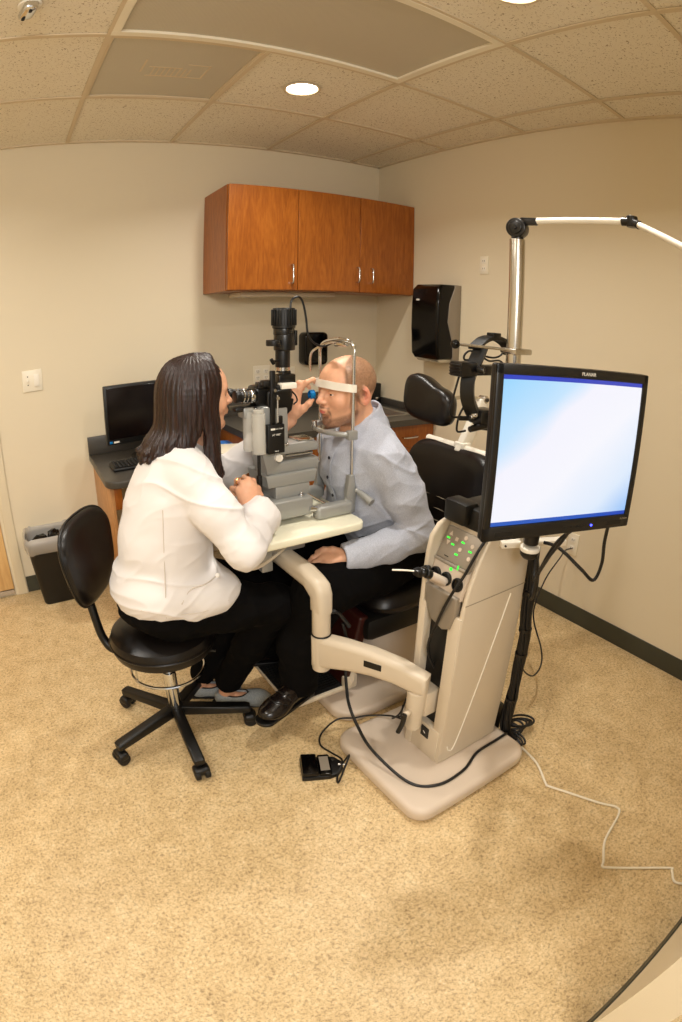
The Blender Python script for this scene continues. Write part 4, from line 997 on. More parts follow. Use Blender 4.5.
# small items resting on the control head
t = thing('handheld_scope', (1.0, 1.0, .77), 'handheld black and ivory scope resting in the stand well with thin probe', 'hand instrument')
c = sc_ + pr * -.002 + su * -.012 + sn * .004
b = MB(); b.cyl(c, c + V((-.055, .012, .035)), .0125, .0115, n=24, bev=.002); obj('handle', b, 'enamel_b', t)
c2 = c + V((-.055, .012, .035))
b = MB(); b.cyl(c2, c2 + V((-.016, .003, .009)), .014, n=20, bev=.003); b.ell(c2 + V((-.022, .01, .012)), (.014, .016, .014)); b.box(c2 + V((-.045, .0, .0)), c2 + V((-.02, .03, .022)), .006); obj('scope_head', b, 'black_satin', t)
b = MB(); b.tube([c2 + V((-.03, .015, .012)), c2 + V((-.06, .03, .018)), c2 + V((-.1, .05, .022))], .0025, 8, 3); obj('probe', b, 'white_plastic', t)
c = sc_ + pr * -.047 + su * -.012 + sn * .004
t = thing('handheld_lamp', (1.0, 1.0, .77), 'short black handheld lamp in the leftmost well of the stand', 'hand instrument')
b = MB(); b.cyl(c, c + V((-.03, .004, .02)), .011, .013, n=20, bev=.002); obj('handle', b, 'black_satin', t)
b = MB(); b.cyl(c + V((-.03, .004, .02)), c + V((-.045, .006, .035)), .015, n=20, bev=.003); b.ell(c + V((-.035, .0, .035)), (.010, .010, .012)); obj('lamp_head', b, 'black', t)

# ------------------------------------------------------------------ cables
def cable(name, pts, r, m, label, sub=8):
    b = MB(); b.tube(pts, r, 8, sub); return tag(obj(name, b, m), label, 'cable')
cable('power_cable', [(.86, 1.285, .50), (.872, 1.275, .42), (.864, 1.27, .335), (.84, 1.225, .275), (.822, 1.18, .235), (.815, 1.12, .19), (.835, 1.05, .11), (.871, .89, .066), (.945, .824, .066), (1.059, .825, .066), (1.154, .859, .066), (1.25, .862, .066), (1.31, .862, .067), (1.345, .88, .03)], .0055, 'cable', 'thick black cable dropping from behind the swing arm across the stand base')
cable('foot_switch_cable', [(.765, 1.125, .022), (.773, 1.10, .08), (.74, 1.075, .06), (.705, 1.06, .012), (.72, 1.09, .008), (.765, 1.13, .03), (.765, 1.2, .01), (.755, 1.26, .006), (.79, 1.31, .008), (.85, 1.30, .06), (.911, 1.275, .06), (.965, 1.25, .065), (1.02, 1.19, .08), (1.03, 1.13, .10), (.99, 1.10, .16), (.985, 1.09, .22)], .0035, 'cable', 'thin black cable from the foot switch up to the stand clamp')
cable('clamp_cable', [(1.0, 1.095, .24), (.985, 1.10, .18), (.99, 1.14, .12), (1.01, 1.16, .10), (1.04, 1.12, .13), (1.03, 1.10, .2)], .0035, 'cable', 'small black loop of cable hanging behind the stand arm clamp')
cable('white_cord', [(1.34, .90, .03), (1.361, .859, .005), (1.355, .78, .005), (1.335, .70, .005), (1.285, .615, .005), (1.284, .595, .005), (1.31, .53, .005), (1.357, .407, .005), (1.385, .347, .005), (1.36, .32, .005), (1.234, .287, .005), (1.16, .235, .005), (1.139, .222, .005), (1.16, .19, .005), (1.287, .034, .005), (1.285, .015, .005), (1.254, -.025, .005), (1.30, -.10, .005)], .0045, 'cable_white', 'white cord snaking across the floor from the stand towards the near wall', 6)
cable('black_cable', [(XR - .01, 1.352, .395), (2.23, 1.35, .40), (2.087, 1.284, .423), (1.934, 1.245, .378), (1.794, 1.185, .313), (1.758, 1.148, .257), (1.703, 1.048, .196), (1.627, .982, .18), (1.531, .947, .19), (1.42, .927, .28), (1.335, .905, .40)], .0035, 'cable', 'thin black cord hanging from the low wall outlet across to the cable bundle')
cable('monitor_cable', [(1.07, .645, 1.05), (1.12, .68, .98), (1.15, .74, .89), (1.20, .80, .80), (1.255, .85, .74), (1.30, .89, .80), (1.32, .91, .86)], .005, 'cable', 'black cable drooping in a loop below the left side of the bright monitor')
cable('video_cable', [(1.13, .63, 1.06), (1.16, .68, .99), (1.17, .74, .92), (1.20, .80, .80), (1.235, .83, .70), (1.285, .87, .66), (1.31, .885, .72), (1.31, .89, .83)], .005, 'cable', 'black cable hanging in a deep loop beside the monitor pivot')
cable('signal_cable', [(1.19, .60, 1.06), (1.22, .62, .96), (1.25, .63, .88), (1.24, .64, .83), (1.21, .67, .86), (1.19, .74, .90), (1.185, .79, .90)], .005, 'cable', 'black cable bent in a sharp V right of the monitor pivot')
cable('panel_cable', [(1.12, .915, .93), (1.055, .915, .86), (1.02, .925, .79), (.992, .945, .72), (.995, .985, .62), (1.0, 1.02, .5), (1.04, 1.01, .40)], .0045, 'cable', 'thin black cable running down across the control panel into the slot')
t = thing('cable_bundle', (1.31, .9, 0), 'thick bundle of black cables tied behind the stand down to the floor', 'cable bundle')
rnd = random.Random(11)
cen = [(1.285, .905, .85), (1.312, .895, .72), (1.312, .893, .60), (1.318, .888, .48), (1.322, .885, .36), (1.325, .885, .24), (1.33, .89, .14), (1.345, .89, .05)]
for k in range(9):
    a = 2 * PI * k / 9; b = MB()
    pts = [(x + .013 * math.cos(a + j * .5) * (1 + rnd.uniform(-.3, .5)), y + .013 * math.sin(a + j * .5) * (1 + rnd.uniform(-.3, .5)), z) for j, (x, y, z) in enumerate(cen)]
    a2 = rnd.uniform(-1.2, 1.6)
    pts.append((1.345 + .05 * math.cos(a2), .89 + .05 * math.sin(a2), .012))
    b.tube(pts, .0062, 8, 5); obj('cable', b, 'cable', t)
for x, y, z in ((1.317, .889, .52), (1.32, .886, .42), (1.325, .886, .22), (1.312, .894, .66)):
    b = MB(); b.cyl((x, y, z - .006), (x, y, z + .006), .0225, n=20); obj('cable_tie', b, 'black_satin', t)
b = MB(); b.box((1.30, .93, .0), (1.36, .99, .15), .012); obj('power_brick', b, 'black', t)
for j in range(6):
    b = MB(); c = V((1.395 + .006 * j, .90 - .004 * j, .012 + .009 * j)); rx = .036 + .004 * j
    b.tube([(c.x + rx * math.cos(a), c.y + .035 * math.sin(a) - .2 * rx * math.cos(a), c.z + .012 * math.sin(a + j)) for a in [q * PI / 8 for q in range(16)]], .0045, 8, 3, closed=True); obj('cable_coil', b, 'cable', t)
for j in range(3):
    b = MB(); c = V((1.352, .85, .014 + .006 * j)); b.tube([(c.x + .022 * math.cos(a) + .008 * j, c.y + (.035 + .006 * j) * math.sin(a), c.z + .006 * math.sin(a)) for a in [q * PI / 8 for q in range(16)]], .004, 8, 3, closed=True); obj('cable_coil', b, 'cable', t)
cable('table_hose', [(.60, 1.50, .755), (.575, 1.47, .73), (.577, 1.425, .718), (.61, 1.40, .718), (.673, 1.426, .72), (.75, 1.465, .735), (.79, 1.50, .75)], .0055, 'enamel', 'short pale hose looping under the near edge of the ivory table')
# ------------------------------------------------------------------ implicit-surface figures
class Field:
    def __init__(s, lo, hi, h):
        s.h = h; s.lo = np.array(lo, np.float32)
        s.n = np.ceil((np.array(hi) - np.array(lo)) / h).astype(int) + 1
        s.F = np.full(tuple(s.n), 0.08, np.float32)
    def _win(s, lo, hi, m):
        a = np.maximum(((np.array(lo) - m - s.lo) / s.h).astype(int), 0); b = np.minimum(((np.array(hi) + m - s.lo) / s.h).astype(int) + 2, s.n)
        sl = tuple(slice(x, y) for x, y in zip(a, b))
        ax = [s.lo[i] + np.arange(a[i], b[i], dtype=np.float32) * s.h for i in range(3)]
        return sl, ax[0][:, None, None], ax[1][None, :, None], ax[2][None, None, :]
    def _comb(s, sl, d, k, op):
        A = s.F[sl]
        if op == 'u':
            h = np.maximum(k - np.abs(A - d), 0) / max(k, 1e-6); s.F[sl] = np.minimum(A, d) - h * h * k * .25
        else:
            d = -d; h = np.maximum(k - np.abs(A - d), 0) / max(k, 1e-6); s.F[sl] = np.maximum(A, d) + h * h * k * .25
    def cap(s, a, b, ra, rb=None, k=.02, op='u'):
        rb = ra if rb is None else rb; a = np.array(a, np.float32); b = np.array(b, np.float32); R = max(ra, rb)
        sl, X, Y, Z = s._win(np.minimum(a, b) - R, np.maximum(a, b) + R, k + 3 * s.h)
        if s.F[sl].size == 0: return s
        ba = b - a; L = float(ba @ ba) + 1e-9
        t = np.clip(((X - a[0]) * ba[0] + (Y - a[1]) * ba[1] + (Z - a[2]) * ba[2]) / L, 0, 1)
        d = np.sqrt((X - a[0] - ba[0] * t) ** 2 + (Y - a[1] - ba[1] * t) ** 2 + (Z - a[2] - ba[2] * t) ** 2) - (ra + (rb - ra) * t)
        s._comb(sl, d, k, op); return s
    def chain(s, pts, rs, k=.02, op='u'):
        for i in range(len(pts) - 1): s.cap(pts[i], pts[i + 1], rs[i], rs[i + 1], k, op)
        return s
    def ell(s, c, r, R=None, k=.02, op='u'):
        c = np.array(c, np.float32); r = np.array(r, np.float32); m = float(r.max())
        ext = r if R is None else np.array([m] * 3)
        sl, X, Y, Z = s._win(c - ext, c + ext, k + 3 * s.h)
        if s.F[sl].size == 0: return s
        x, y, z = X - c[0], Y - c[1], Z - c[2]
        if R is not None:
            R = np.array(R, np.float32)   # columns = local axes
            x, y, z = (x * R[0, i] + y * R[1, i] + z * R[2, i] for i in range(3))
        k0 = np.sqrt((x / r[0]) ** 2 + (y / r[1]) ** 2 + (z / r[2]) ** 2); k1 = np.sqrt((x / r[0] ** 2) ** 2 + (y / r[1] ** 2) ** 2 + (z / r[2] ** 2) ** 2) + 1e-6
        s._comb(sl, (k0 * (k0 - 1) / k1).astype(np.float32), k, op); return s
    def plane(s, p, n, k=.004, lo=None, hi=None):
        """cut away the side n points to, inside the window lo..hi"""
        lo = s.lo if lo is None else lo; hi = s.lo + s.n * s.h if hi is None else hi
        sl, X, Y, Z = s._win(lo, hi, 0); n = np.array(n, np.float32); n /= np.linalg.norm(n)
        d = -((X - p[0]) * n[0] + (Y - p[1]) * n[1] + (Z - p[2]) * n[2]); s._comb(sl, d, k, 's'); return s
    def mesh(s):
        F = s.F; F[0], F[-1], F[:, 0], F[:, -1], F[:, :, 0], F[:, :, -1] = (.05,) * 6
        I = F < 0; nx, ny, nz = F.shape
        cnt = np.zeros((nx - 1, ny - 1, nz - 1), np.uint8)
        for i in (0, 1):
            for j in (0, 1):
                for k in (0, 1): cnt += I[i:nx - 1 + i, j:ny - 1 + j, k:nz - 1 + k]
        act = np.argwhere((cnt > 0) & (cnt < 8)); del cnt
        idx = np.full((nx - 1, ny - 1, nz - 1), -1, np.int32); idx[act[:, 0], act[:, 1], act[:, 2]] = np.arange(len(act))
        P = np.zeros((len(act), 3), np.float64); N = np.zeros(len(act))
        corners = [(i, j, k) for i in (0, 1) for j in (0, 1) for k in (0, 1)]
        val = {c: F[act[:, 0] + c[0], act[:, 1] + c[1], act[:, 2] + c[2]] for c in corners}
        for c in corners:
            for ax in range(3):
                if c[ax]: continue
                d = list(c); d[ax] = 1; d = tuple(d); a, b = val[c], val[d]; m = (a < 0) != (b < 0)
                t = np.where(m, a / np.where(m, a - b, 1), 0)
                for q in range(3): P[:, q] += np.where(m, c[q] + (t if q == ax else 0), 0)
                N += m
        P = (P / N[:, None] + act) * s.h + s.lo
        quads = []
        for ax in range(3):
            o1, o2 = [q for q in range(3) if q != ax]
            sl0 = [slice(1, -1)] * 3; sl0[ax] = slice(0, -1); sl1 = list(sl0); sl1[ax] = slice(1, None)
            a, b = I[tuple(sl0)], I[tuple(sl1)]; ch = np.argwhere(a != b); off = np.ones(3, int); off[ax] = 0; g = ch + off
            fl = a[ch[:, 0], ch[:, 1], ch[:, 2]]
            def get(d1, d2):
                q = g.copy(); q[:, o1] -= d1; q[:, o2] -= d2; return idx[q[:, 0], q[:, 1], q[:, 2]]
            Q = np.stack([get(1, 1), get(0, 1), get(0, 0), get(1, 0)], 1)
            flip = ~fl if ax != 1 else fl
            Q[flip] = Q[flip][:, ::-1]; quads.append(Q)
        return P, np.concatenate(quads)

_rng = np.random.RandomState(5); _LAT = _rng.rand(64, 64, 64)
def vnoise(P):
    i = np.floor(P).astype(int); f = P - i; f = f * f * (3 - 2 * f); out = 0
    for a in (0, 1):
        for b in (0, 1):
            for c in (0, 1):
                w = (f[:, 0] if a else 1 - f[:, 0]) * (f[:, 1] if b else 1 - f[:, 1]) * (f[:, 2] if c else 1 - f[:, 2])
                out = out + w * _LAT[(i[:, 0] + a) % 64, (i[:, 1] + b) % 64, (i[:, 2] + c) % 64]
    return out
def ridged(P): return 1 - np.abs(2 * vnoise(P) - 1)

def normals(P, Q):
    n = np.cross(P[Q[:, 2]] - P[Q[:, 0]], P[Q[:, 3]] - P[Q[:, 1]]); N = np.zeros_like(P)
    for k in range(4):
        for c in range(3): N[:, c] += np.bincount(Q[:, k], n[:, c], len(P))
    return N / (np.linalg.norm(N, axis=1)[:, None] + 1e-12)

def smooth(P, Q, it=2, lam=.5):
    E = np.concatenate([Q[:, [k, (k + 1) % 4]] for k in range(4)])
    for _ in range(it):
        S = np.stack([np.bincount(E[:, 0], P[E[:, 1], c], len(P)) + np.bincount(E[:, 1], P[E[:, 0], c], len(P)) for c in range(3)], 1)
        C = np.bincount(E[:, 0], minlength=len(P)) + np.bincount(E[:, 1], minlength=len(P)); P = P + lam * (S / C[:, None] - P)
    return P

def emit(name, P, Q, m, parent=None, loc=None, color=None):
    off = np.array(root_loc(parent) if parent is not None else loc)
    me = bpy.data.meshes.new(name); nv, nf = len(P), len(Q)
    me.vertices.add(nv); me.vertices.foreach_set('co', (P - off).astype(np.float32).ravel())
    me.loops.add(nf * 4); me.loops.foreach_set('vertex_index', Q.astype(np.int32).ravel())
    me.polygons.add(nf); me.polygons.foreach_set('loop_start', np.arange(nf, dtype=np.int32) * 4)
    me.polygons.foreach_set('use_smooth', np.ones(nf, bool)); me.update(calc_edges=True); me.validate()
    me.materials.append(M[m] if isinstance(m, str) else m)
    if color is not None:
        at = me.color_attributes.new('tone', 'FLOAT_COLOR', 'POINT'); at.data.foreach_set('color', np.concatenate([color, np.ones((nv, 1))], 1).astype(np.float32).ravel())
    o = bpy.data.objects.new(name, me); COL.objects.link(o)
    if parent is not None: o.parent = parent
    else: o.location = loc
    return o

def skin_mat():
    m, N, L, P = new_mat('skin')
    a = N.new('ShaderNodeVertexColor'); a.layer_name = 'tone'
    tc = N.new('ShaderNodeTexCoord'); n = N.new('ShaderNodeTexNoise'); n.inputs['Scale'].default_value = 90; n.inputs['Detail'].default_value = 3; L.new(tc.outputs['Object'], n.inputs['Vector'])
    mr_ = N.new('ShaderNodeMapRange'); mr_.inputs['To Min'].default_value = .9; mr_.inputs['To Max'].default_value = 1.1; L.new(n.outputs['Fac'], mr_.inputs['Value'])
    mx = N.new('ShaderNodeVectorMath'); mx.operation = 'SCALE'; L.new(a.outputs['Color'], mx.inputs[0]); L.new(mr_.outputs[0], mx.inputs['Scale'])
    L.new(mx.outputs[0], P.inputs['Base Color']); P.inputs['Roughness'].default_value = .45; P.inputs['Specular IOR Level'].default_value = .4
    P.inputs['Subsurface Weight'].default_value = .08; P.inputs['Subsurface Radius'].default_value = (.012, .005, .003); P.inputs['Subsurface Scale'].default_value = 1.0
    return m
def hair_mat():
    m, N, L, P = new_mat('dark_brown_hair')
    tc = N.new('ShaderNodeTexCoord'); mp = N.new('ShaderNodeMapping'); mp.inputs['Scale'].default_value = (260, 260, 9); L.new(tc.outputs['Object'], mp.inputs['Vector'])
    n = N.new('ShaderNodeTexNoise'); n.inputs['Scale'].default_value = 1; n.inputs['Detail'].default_value = 3; L.new(mp.outputs[0], n.inputs['Vector'])
    r = N.new('ShaderNodeValToRGB'); r.color_ramp.elements[0].color = rgb(20, 9, 7); r.color_ramp.elements[0].position = .35; r.color_ramp.elements[1].color = rgb(50, 22, 15); r.color_ramp.elements[1].position = .72
    L.new(n.outputs['Fac'], r.inputs['Fac']); L.new(r.outputs['Color'], P.inputs['Base Color'])
    b = N.new('ShaderNodeBump'); b.inputs['Strength'].default_value = .6; b.inputs['Distance'].default_value = .003; L.new(n.outputs['Fac'], b.inputs['Height']); L.new(b.outputs['Normal'], P.inputs['Normal'])
    P.inputs['Roughness'].default_value = .36; P.inputs['Specular IOR Level'].default_value = .5
    return m
def shirt_mat():
    m, N, L, P = new_mat('pale_blue_shirt_cotton')
    tc = N.new('ShaderNodeTexCoord'); n = N.new('ShaderNodeTexNoise'); n.inputs['Scale'].default_value = 600; n.inputs['Detail'].default_value = 1; L.new(tc.outputs['Object'], n.inputs['Vector'])
    r = N.new('ShaderNodeValToRGB'); r.color_ramp.elements[0].color = rgb(158, 162, 174); r.color_ramp.elements[1].color = rgb(190, 194, 206); r.color_ramp.elements[0].position = .35; r.color_ramp.elements[1].position = .65
    L.new(n.outputs['Fac'], r.inputs['Fac']); L.new(r.outputs['Color'], P.inputs['Base Color'])
    P.inputs['Roughness'].default_value = .85; P.inputs['Specular IOR Level'].default_value = .15; P.inputs['Sheen Weight'].default_value = .1
    return m
M['skin'] = skin_mat(); M['hair'] = hair_mat(); M['shirt'] = shirt_mat()
M['coat'] = mat('white_coat_cotton', (228, 224, 222), .85, spec=.15, bump=.1, bscale=500)
M['trousers'] = mat('black_trouser_cloth', (8, 7, 7), .85, spec=.1)
M['shirt_in'] = mat('dark_collar_lining', (92, 94, 106), .9, spec=.1)
M['thread'] = mat('white_thread', (206, 196, 186), .8)
M['button'] = mat('dark_button', (30, 32, 48), .4)
M['pearl'] = mat('white_button', (240, 236, 230), .3)
M['leather'] = mat('black_shoe_leather', (20, 14, 12), .22, spec=.6)
M['tweed'] = mat('grey_shoe_fabric', (146, 152, 154), .85, var=.25, vscale=300)
M['eye_white'] = mat('eye_white', (222, 212, 200), .2)
M['iris'] = mat('dark_iris', (46, 30, 20), .15)

def A3(v): return np.array(v, float)
class Head:
    def __init__(s, c, f, l=None, scale=1.0):
        s.c = A3(c); s.f = A3(f) / np.linalg.norm(f); up = np.array([0, 0, 1.]); s.l = np.cross(up, s.f); s.l /= np.linalg.norm(s.l); s.u = np.cross(s.f, s.l); s.s = scale
        s.R = np.stack([s.f, s.l, s.u], 1)
    def p(s, f, l, u): return s.c + (s.f * f + s.l * l + s.u * u) * s.s
    def loc(s, P): return ((P - s.c) @ s.R) / s.s
    def build(s, F, female=False):
        E = lambda c, r, k=.02, op='u': F.ell(s.p(*c), np.array(r) * s.s, s.R, k, op)
        C = lambda a, b, ra, rb=None, k=.012, op='u': F.cap(s.p(*a), s.p(*b), ra * s.s, (rb or ra) * s.s, k, op)
        E((-.012, 0, .034), (.098, .077, .086)); E((.03, 0, .03), (.062, .066, .062), .03)
        E((.032, 0, -.02), (.058, .060, .072), .03); E((.035, 0, -.068), (.050, .050 if not female else .044, .036), .03)
        C((-.005, .052, -.055), (.055, .022, -.097), .014, .015, .03); C((-.005, -.052, -.055), (.055, -.022, -.097), .014, .015, .03)
        E((.074, 0, -.098), (.018, .02, .016), .02)
        for q in (-1, 1):
            E((.056, q * .042, -.028), (.026, .022, .022), .025)
            C((.082, q * .012, .022), (.070, q * .046, .024), .009, .009, .016)
            E((.092, q * .031, .001), (.017, .018, .0115), .012, 's')
        C((.084, 0, .016), (.108, 0, -.022), .0075, .0095, .012); E((.107, 0, -.025), (.0115, .0105, .009), .008)
        for q in (-1, 1): E((.096, q * .012, -.029), (.010, .008, .007), .006); E((.1, q * .0075, -.037), (.006, .0035, .004), .002, 's')
        E((.089, 0, -.052), (.013, .026, .012), .012)
        E((.0955, 0, -.0535), (.008, .020, .0042), .004); E((.0945, 0, -.063), (.008, .0175, .0050), .004)
        C((.107, -.02, -.0583), (.107, .02, -.0583), .0022, None, .003, 's')
        E((.088, 0, -.076), (.012, .02, .005), .01, 's')
        for q in (-1, 1):   # eyelids over the eyeball
            E((.0765, q * .031, .0065), (.0125, .0155, .0075), .004); E((.0755, q * .031, -.007), (.012, .0145, .0055), .004)
        for q in (-1, 1):   # ears
            Re = np.stack([s.f * .86 - s.u * .22 - s.l * q * .46, s.l * q * .86 + s.f * .46, s.u * .97 + s.f * .2], 1); Re /= np.linalg.norm(Re, axis=0)
            o = lambda a_, b_, c_: s.p(-.014, q * .080, -.004) + (Re @ np.array([a_, b_, c_])) * s.s
            F.ell(o(0, 0, 0), np.array([.0205, .0065, .034]) * s.s, Re, .005); F.ell(s.p(-.004, q * .074, -.012), np.array([.012, .010, .022]) * s.s, Re, .008)
            F.ell(o(.002, .0072, .002), np.array([.0140, .0075, .0250]) * s.s, Re, .003, 's')
            F.chain([o(.004, .003, -.014), o(-.010, .003, -.006), o(-.009, .003, .010), o(.002, .002, .018)], [.0032, .0034, .003, .0026], .003)
            F.ell(o(.013, .003, -.008), np.array([.005, .005, .008]) * s.s, Re, .004); F.ell(o(.003, .001, -.028), np.array([.010, .0062, .010]) * s.s, Re, .005)
    def eyes(s, parent):
        for q in (-1, 1):
            b = MB(); c = V(s.p(.0735, q * .031, .0)); b.ell(c, (.0118 * s.s,) * 3, None, 20, 14)
            e = obj('eye', b, 'eye_white', parent)
            b = MB(); ax = V(s.f); p = c + ax * .0103 * s.s; b.lathe(p, ax, [(.0058, -.0006), (.0052, .0010), (.003, .0017), (.0003, .0019)], 20); obj('iris', b, 'iris', e)

def hand(F, W, palm, knuck, fingers, thumb, r=.0085):
    """W wrist, palm = list of 4 knuckle base points, fingers = list of joint lists, thumb = joint list"""
    for kp in knuck: F.cap(W, kp, .017, .0115, .010)
    for i, fg in enumerate(fingers):
        rr = r * (1, 1.03, .97, .85)[i]; F.chain([knuck[i]] + fg, [rr * 1.12, rr * 1.02, rr * .95, rr * .82][:len(fg) + 1], .004)
    F.chain(thumb, [.016, .0125, .0105, .0088][:len(thumb)], .007)

SKIN = np.array([lin(222), lin(168), lin(134)])
def base_skin(P, Q, tone=SKIN):
    c = np.tile(tone, (len(P), 1)); n = vnoise(P * 28)[:, None]; return c * (.94 + .12 * n)
def mixc(c, col, w): w = np.clip(w, 0, 1)[:, None]; return c * (1 - w) + np.array([lin(x) for x in col]) * w
def ss(x, a, b): t = np.clip((x - a) / (b - a), 0, 1); return t * t * (3 - 2 * t)
def blob(L, c, r): return np.exp(-(((L - np.array(c)) / np.array(r)) ** 2).sum(1))
import time as _t
# ================================================================== seated woman in the white coat
T0 = _t.time()
WL = (.35, 1.6, 0)
F = Field((.12, 1.22, 0), (1.0, 1.88, 1.40), .003)
WH = Head((.524, 1.597, 1.232), (1, -.04, -.03), scale=.95)
WH.build(F, True)
F.chain([WH.p(-.03, 0, -.05), (.478, 1.59, 1.085), (.455, 1.59, 1.03)], [.047, .045, .06], .03)
F.chain([(.44, 1.585, 1.0), (.40, 1.585, .85), (.37, 1.585, .70), (.34, 1.585, .60)], [.085, .085, .09, .10], .03)
F.chain([(.45, 1.59, 1.03), (.45, 1.44, 1.02), (.540, 1.322, .832), (.634, 1.445, .880)], [.05, .042, .034, .024], .02)
F.chain([(.45, 1.59, 1.03), (.47, 1.74, 1.01), (.68, 1.765, .925), (.876, 1.660, 1.105)], [.05, .042, .038, .0245], .02)
# near hand round the joystick
W = (.634, 1.445, .882)
kn = [(.654, 1.490, .966), (.636, 1.482, .974), (.616, 1.478, .968), (.600, 1.478, .950)]
fg = [[(.664, 1.515, .958), (.655, 1.526, .938)], [(.640, 1.522, .972), (.638, 1.535, .948), (.642, 1.525, .935)], [(.612, 1.518, .968), (.614, 1.530, .944), (.622, 1.524, .932)], [(.592, 1.512, .948), (.598, 1.522, .930), (.606, 1.516, .922)]]
hand(F, W, None, kn, fg, [(.642, 1.450, .90), (.664, 1.468, .922), (.668, 1.488, .940), (.655, 1.502, .948)])
F.ell((.630, 1.466, .93), (.036, .024, .044), None, .015)
# far hand holding the lens
W2 = (.876, 1.660, 1.105)
kn2 = [(.893, 1.620, 1.215), (.878, 1.638, 1.213), (.868, 1.652, 1.200), (.863, 1.662, 1.180)]
fg2 = [[(.910, 1.605, 1.241), (.932, 1.600, 1.250), (.946, 1.605, 1.238)], [(.893, 1.625, 1.238), (.915, 1.617, 1.237), (.926, 1.613, 1.221)], [(.880, 1.645, 1.224), (.900, 1.640, 1.227), (.913, 1.636, 1.213)], [(.872, 1.660, 1.203), (.890, 1.658, 1.209), (.902, 1.655, 1.197)]]
hand(F, W2, None, kn2, fg2, [(.888, 1.640, 1.125), (.903, 1.612, 1.150), (.916, 1.600, 1.168), (.927, 1.597, 1.182)], .0088)
F.ell((.878, 1.643, 1.165), (.024, .028, .050), None, .012)
# legs and feet
for kn_, an, toe, hip in (((.71, 1.475, .525), (.565, 1.655, .09), (.695, 1.59, .03), (.36, 1.515, .57)), ((.70, 1.665, .525), (.49, 1.755, .09), (.60, 1.70, .03), (.36, 1.66, .57))):
    F.chain([hip, kn_, an], [.062, .044, .03], .02)
    F.cap(an, (an[0] - .02, an[1] + .012, .035), .03, .024, .02); F.cap((an[0] - .015, an[1] + .01, .032), toe, .024, .022, .02)
P, Q = F.mesh(); P = smooth(P, Q, 1)
c = base_skin(P, Q, SKIN * 1.02); L = WH.loc(P); inh = (L[:, 2] > -.13) & (np.abs(L[:, 0]) < .14) & (np.abs(L[:, 1]) < .11)
c = mixc(c, (196, 104, 92), inh * ss(blob(L, (.1, 0, -.0585), (.014, .022, .0095)), .35, .6))
c = mixc(c, (60, 36, 26), inh * .85 * ss(blob(L, (.084, .033, .0215), (.02, .017, .0042)) + blob(L, (.084, -.033, .0215), (.02, .017, .0042)), .3, .6))
c = mixc(c, (224, 140, 112), inh * .35 * (blob(L, (.06, .042, -.03), (.03, .02, .02)) + blob(L, (.06, -.042, -.03), (.03, .02, .02))))
c = mixc(c, (222, 150, 128), (~inh) * .25 * ss(vnoise(P * 60), .4, .9))
woman = emit('person', P, Q, 'skin', None, WL, c)
tag(woman, 'dark-haired person in white coat sitting on the stool, holding a blue lens', 'person')
WH.eyes(woman)
# hair
F = Field((.25, 1.38, .88), (.72, 1.80, 1.42), .003)
h_ = WH
F.ell(h_.p(-.018, 0, .036), np.array([.101, .088, .089]) , h_.R, .01)
F.ell(h_.p(-.065, 0, -.02), np.array([.070, .080, .085]), h_.R, .04)
rh = random.Random(21)
for i in range(210):
    ph = math.radians(rh.uniform(48, 312)) ; q = abs(ph - PI) / PI   # pi = back of the head
    near_ = 1 if ph < PI else -1      # ph<pi : right side (towards -l = near camera)
    side = -math.sin(ph); fr = math.cos(ph)
    r0 = rh.uniform(.86, 1.0); jt = lambda a_: rh.uniform(-a_, a_)
    p0 = h_.p(.01 + .03 * fr, .012 * side, .121); p1 = h_.p(-.015 + .072 * fr * r0, .066 * side * r0, .101); p2 = h_.p(-.02 + .102 * fr * r0, .096 * side * r0, .045)
    p3 = h_.p(-.028 + .100 * fr * r0, .102 * side * r0, -.03); 
    if fr > .15:
        p4 = h_.p(-.01 + .075 * fr, .098 * side, -.10); p5 = h_.p(-.005 + .05 * fr + rh.uniform(-.015, .02), .108 * side, -.175); p6 = h_.p(.0 + .05 * fr + rh.uniform(-.02, .03), .118 * side, -.225 - rh.uniform(0, .035))
    else:
        w_ = min(1, -fr + .15)
        p4 = h_.p(-.040 + .092 * fr + jt(.006), .094 * side + jt(.006), -.09); p5 = h_.p(-.060 + .095 * fr - .012 * w_ + jt(.010), .098 * side + jt(.010), -.140); p6 = h_.p(-.075 + .095 * fr - .020 * w_ + jt(.018), .100 * side + jt(.015), -.158 - rh.uniform(0, .045))
    pts, _ = catmull([V(p) for p in (p0, p1, p2, p3, p4, p5, p6)], 5)
    n = len(pts); rk = rh.uniform(.007, .0105); rr = [(rk if t < .6 else rk * (1 - (t - .6) / .4 * .78)) for t in [j / (n - 1) for j in range(n)]]
    F.chain([tuple(p) for p in pts], rr, .009)
# open the face
F.ell(h_.p(.098, 0, -.02), np.array([.062, .062, .098]), h_.R, .01, 's')
P, Q = F.mesh()
N_ = normals(P, Q); a = np.arctan2((P - h_.c) @ h_.l, (P - h_.c) @ h_.f + .02)
P = P + N_ * (.0010 * np.sin(a * 38 + 7 * vnoise(P * np.array([7, 7, 3]))) + .0006 * np.sin(a * 96 + 9 * vnoise(P * np.array([12, 12, 4]))))[:, None]
emit('hair', P, Q, 'hair', woman)
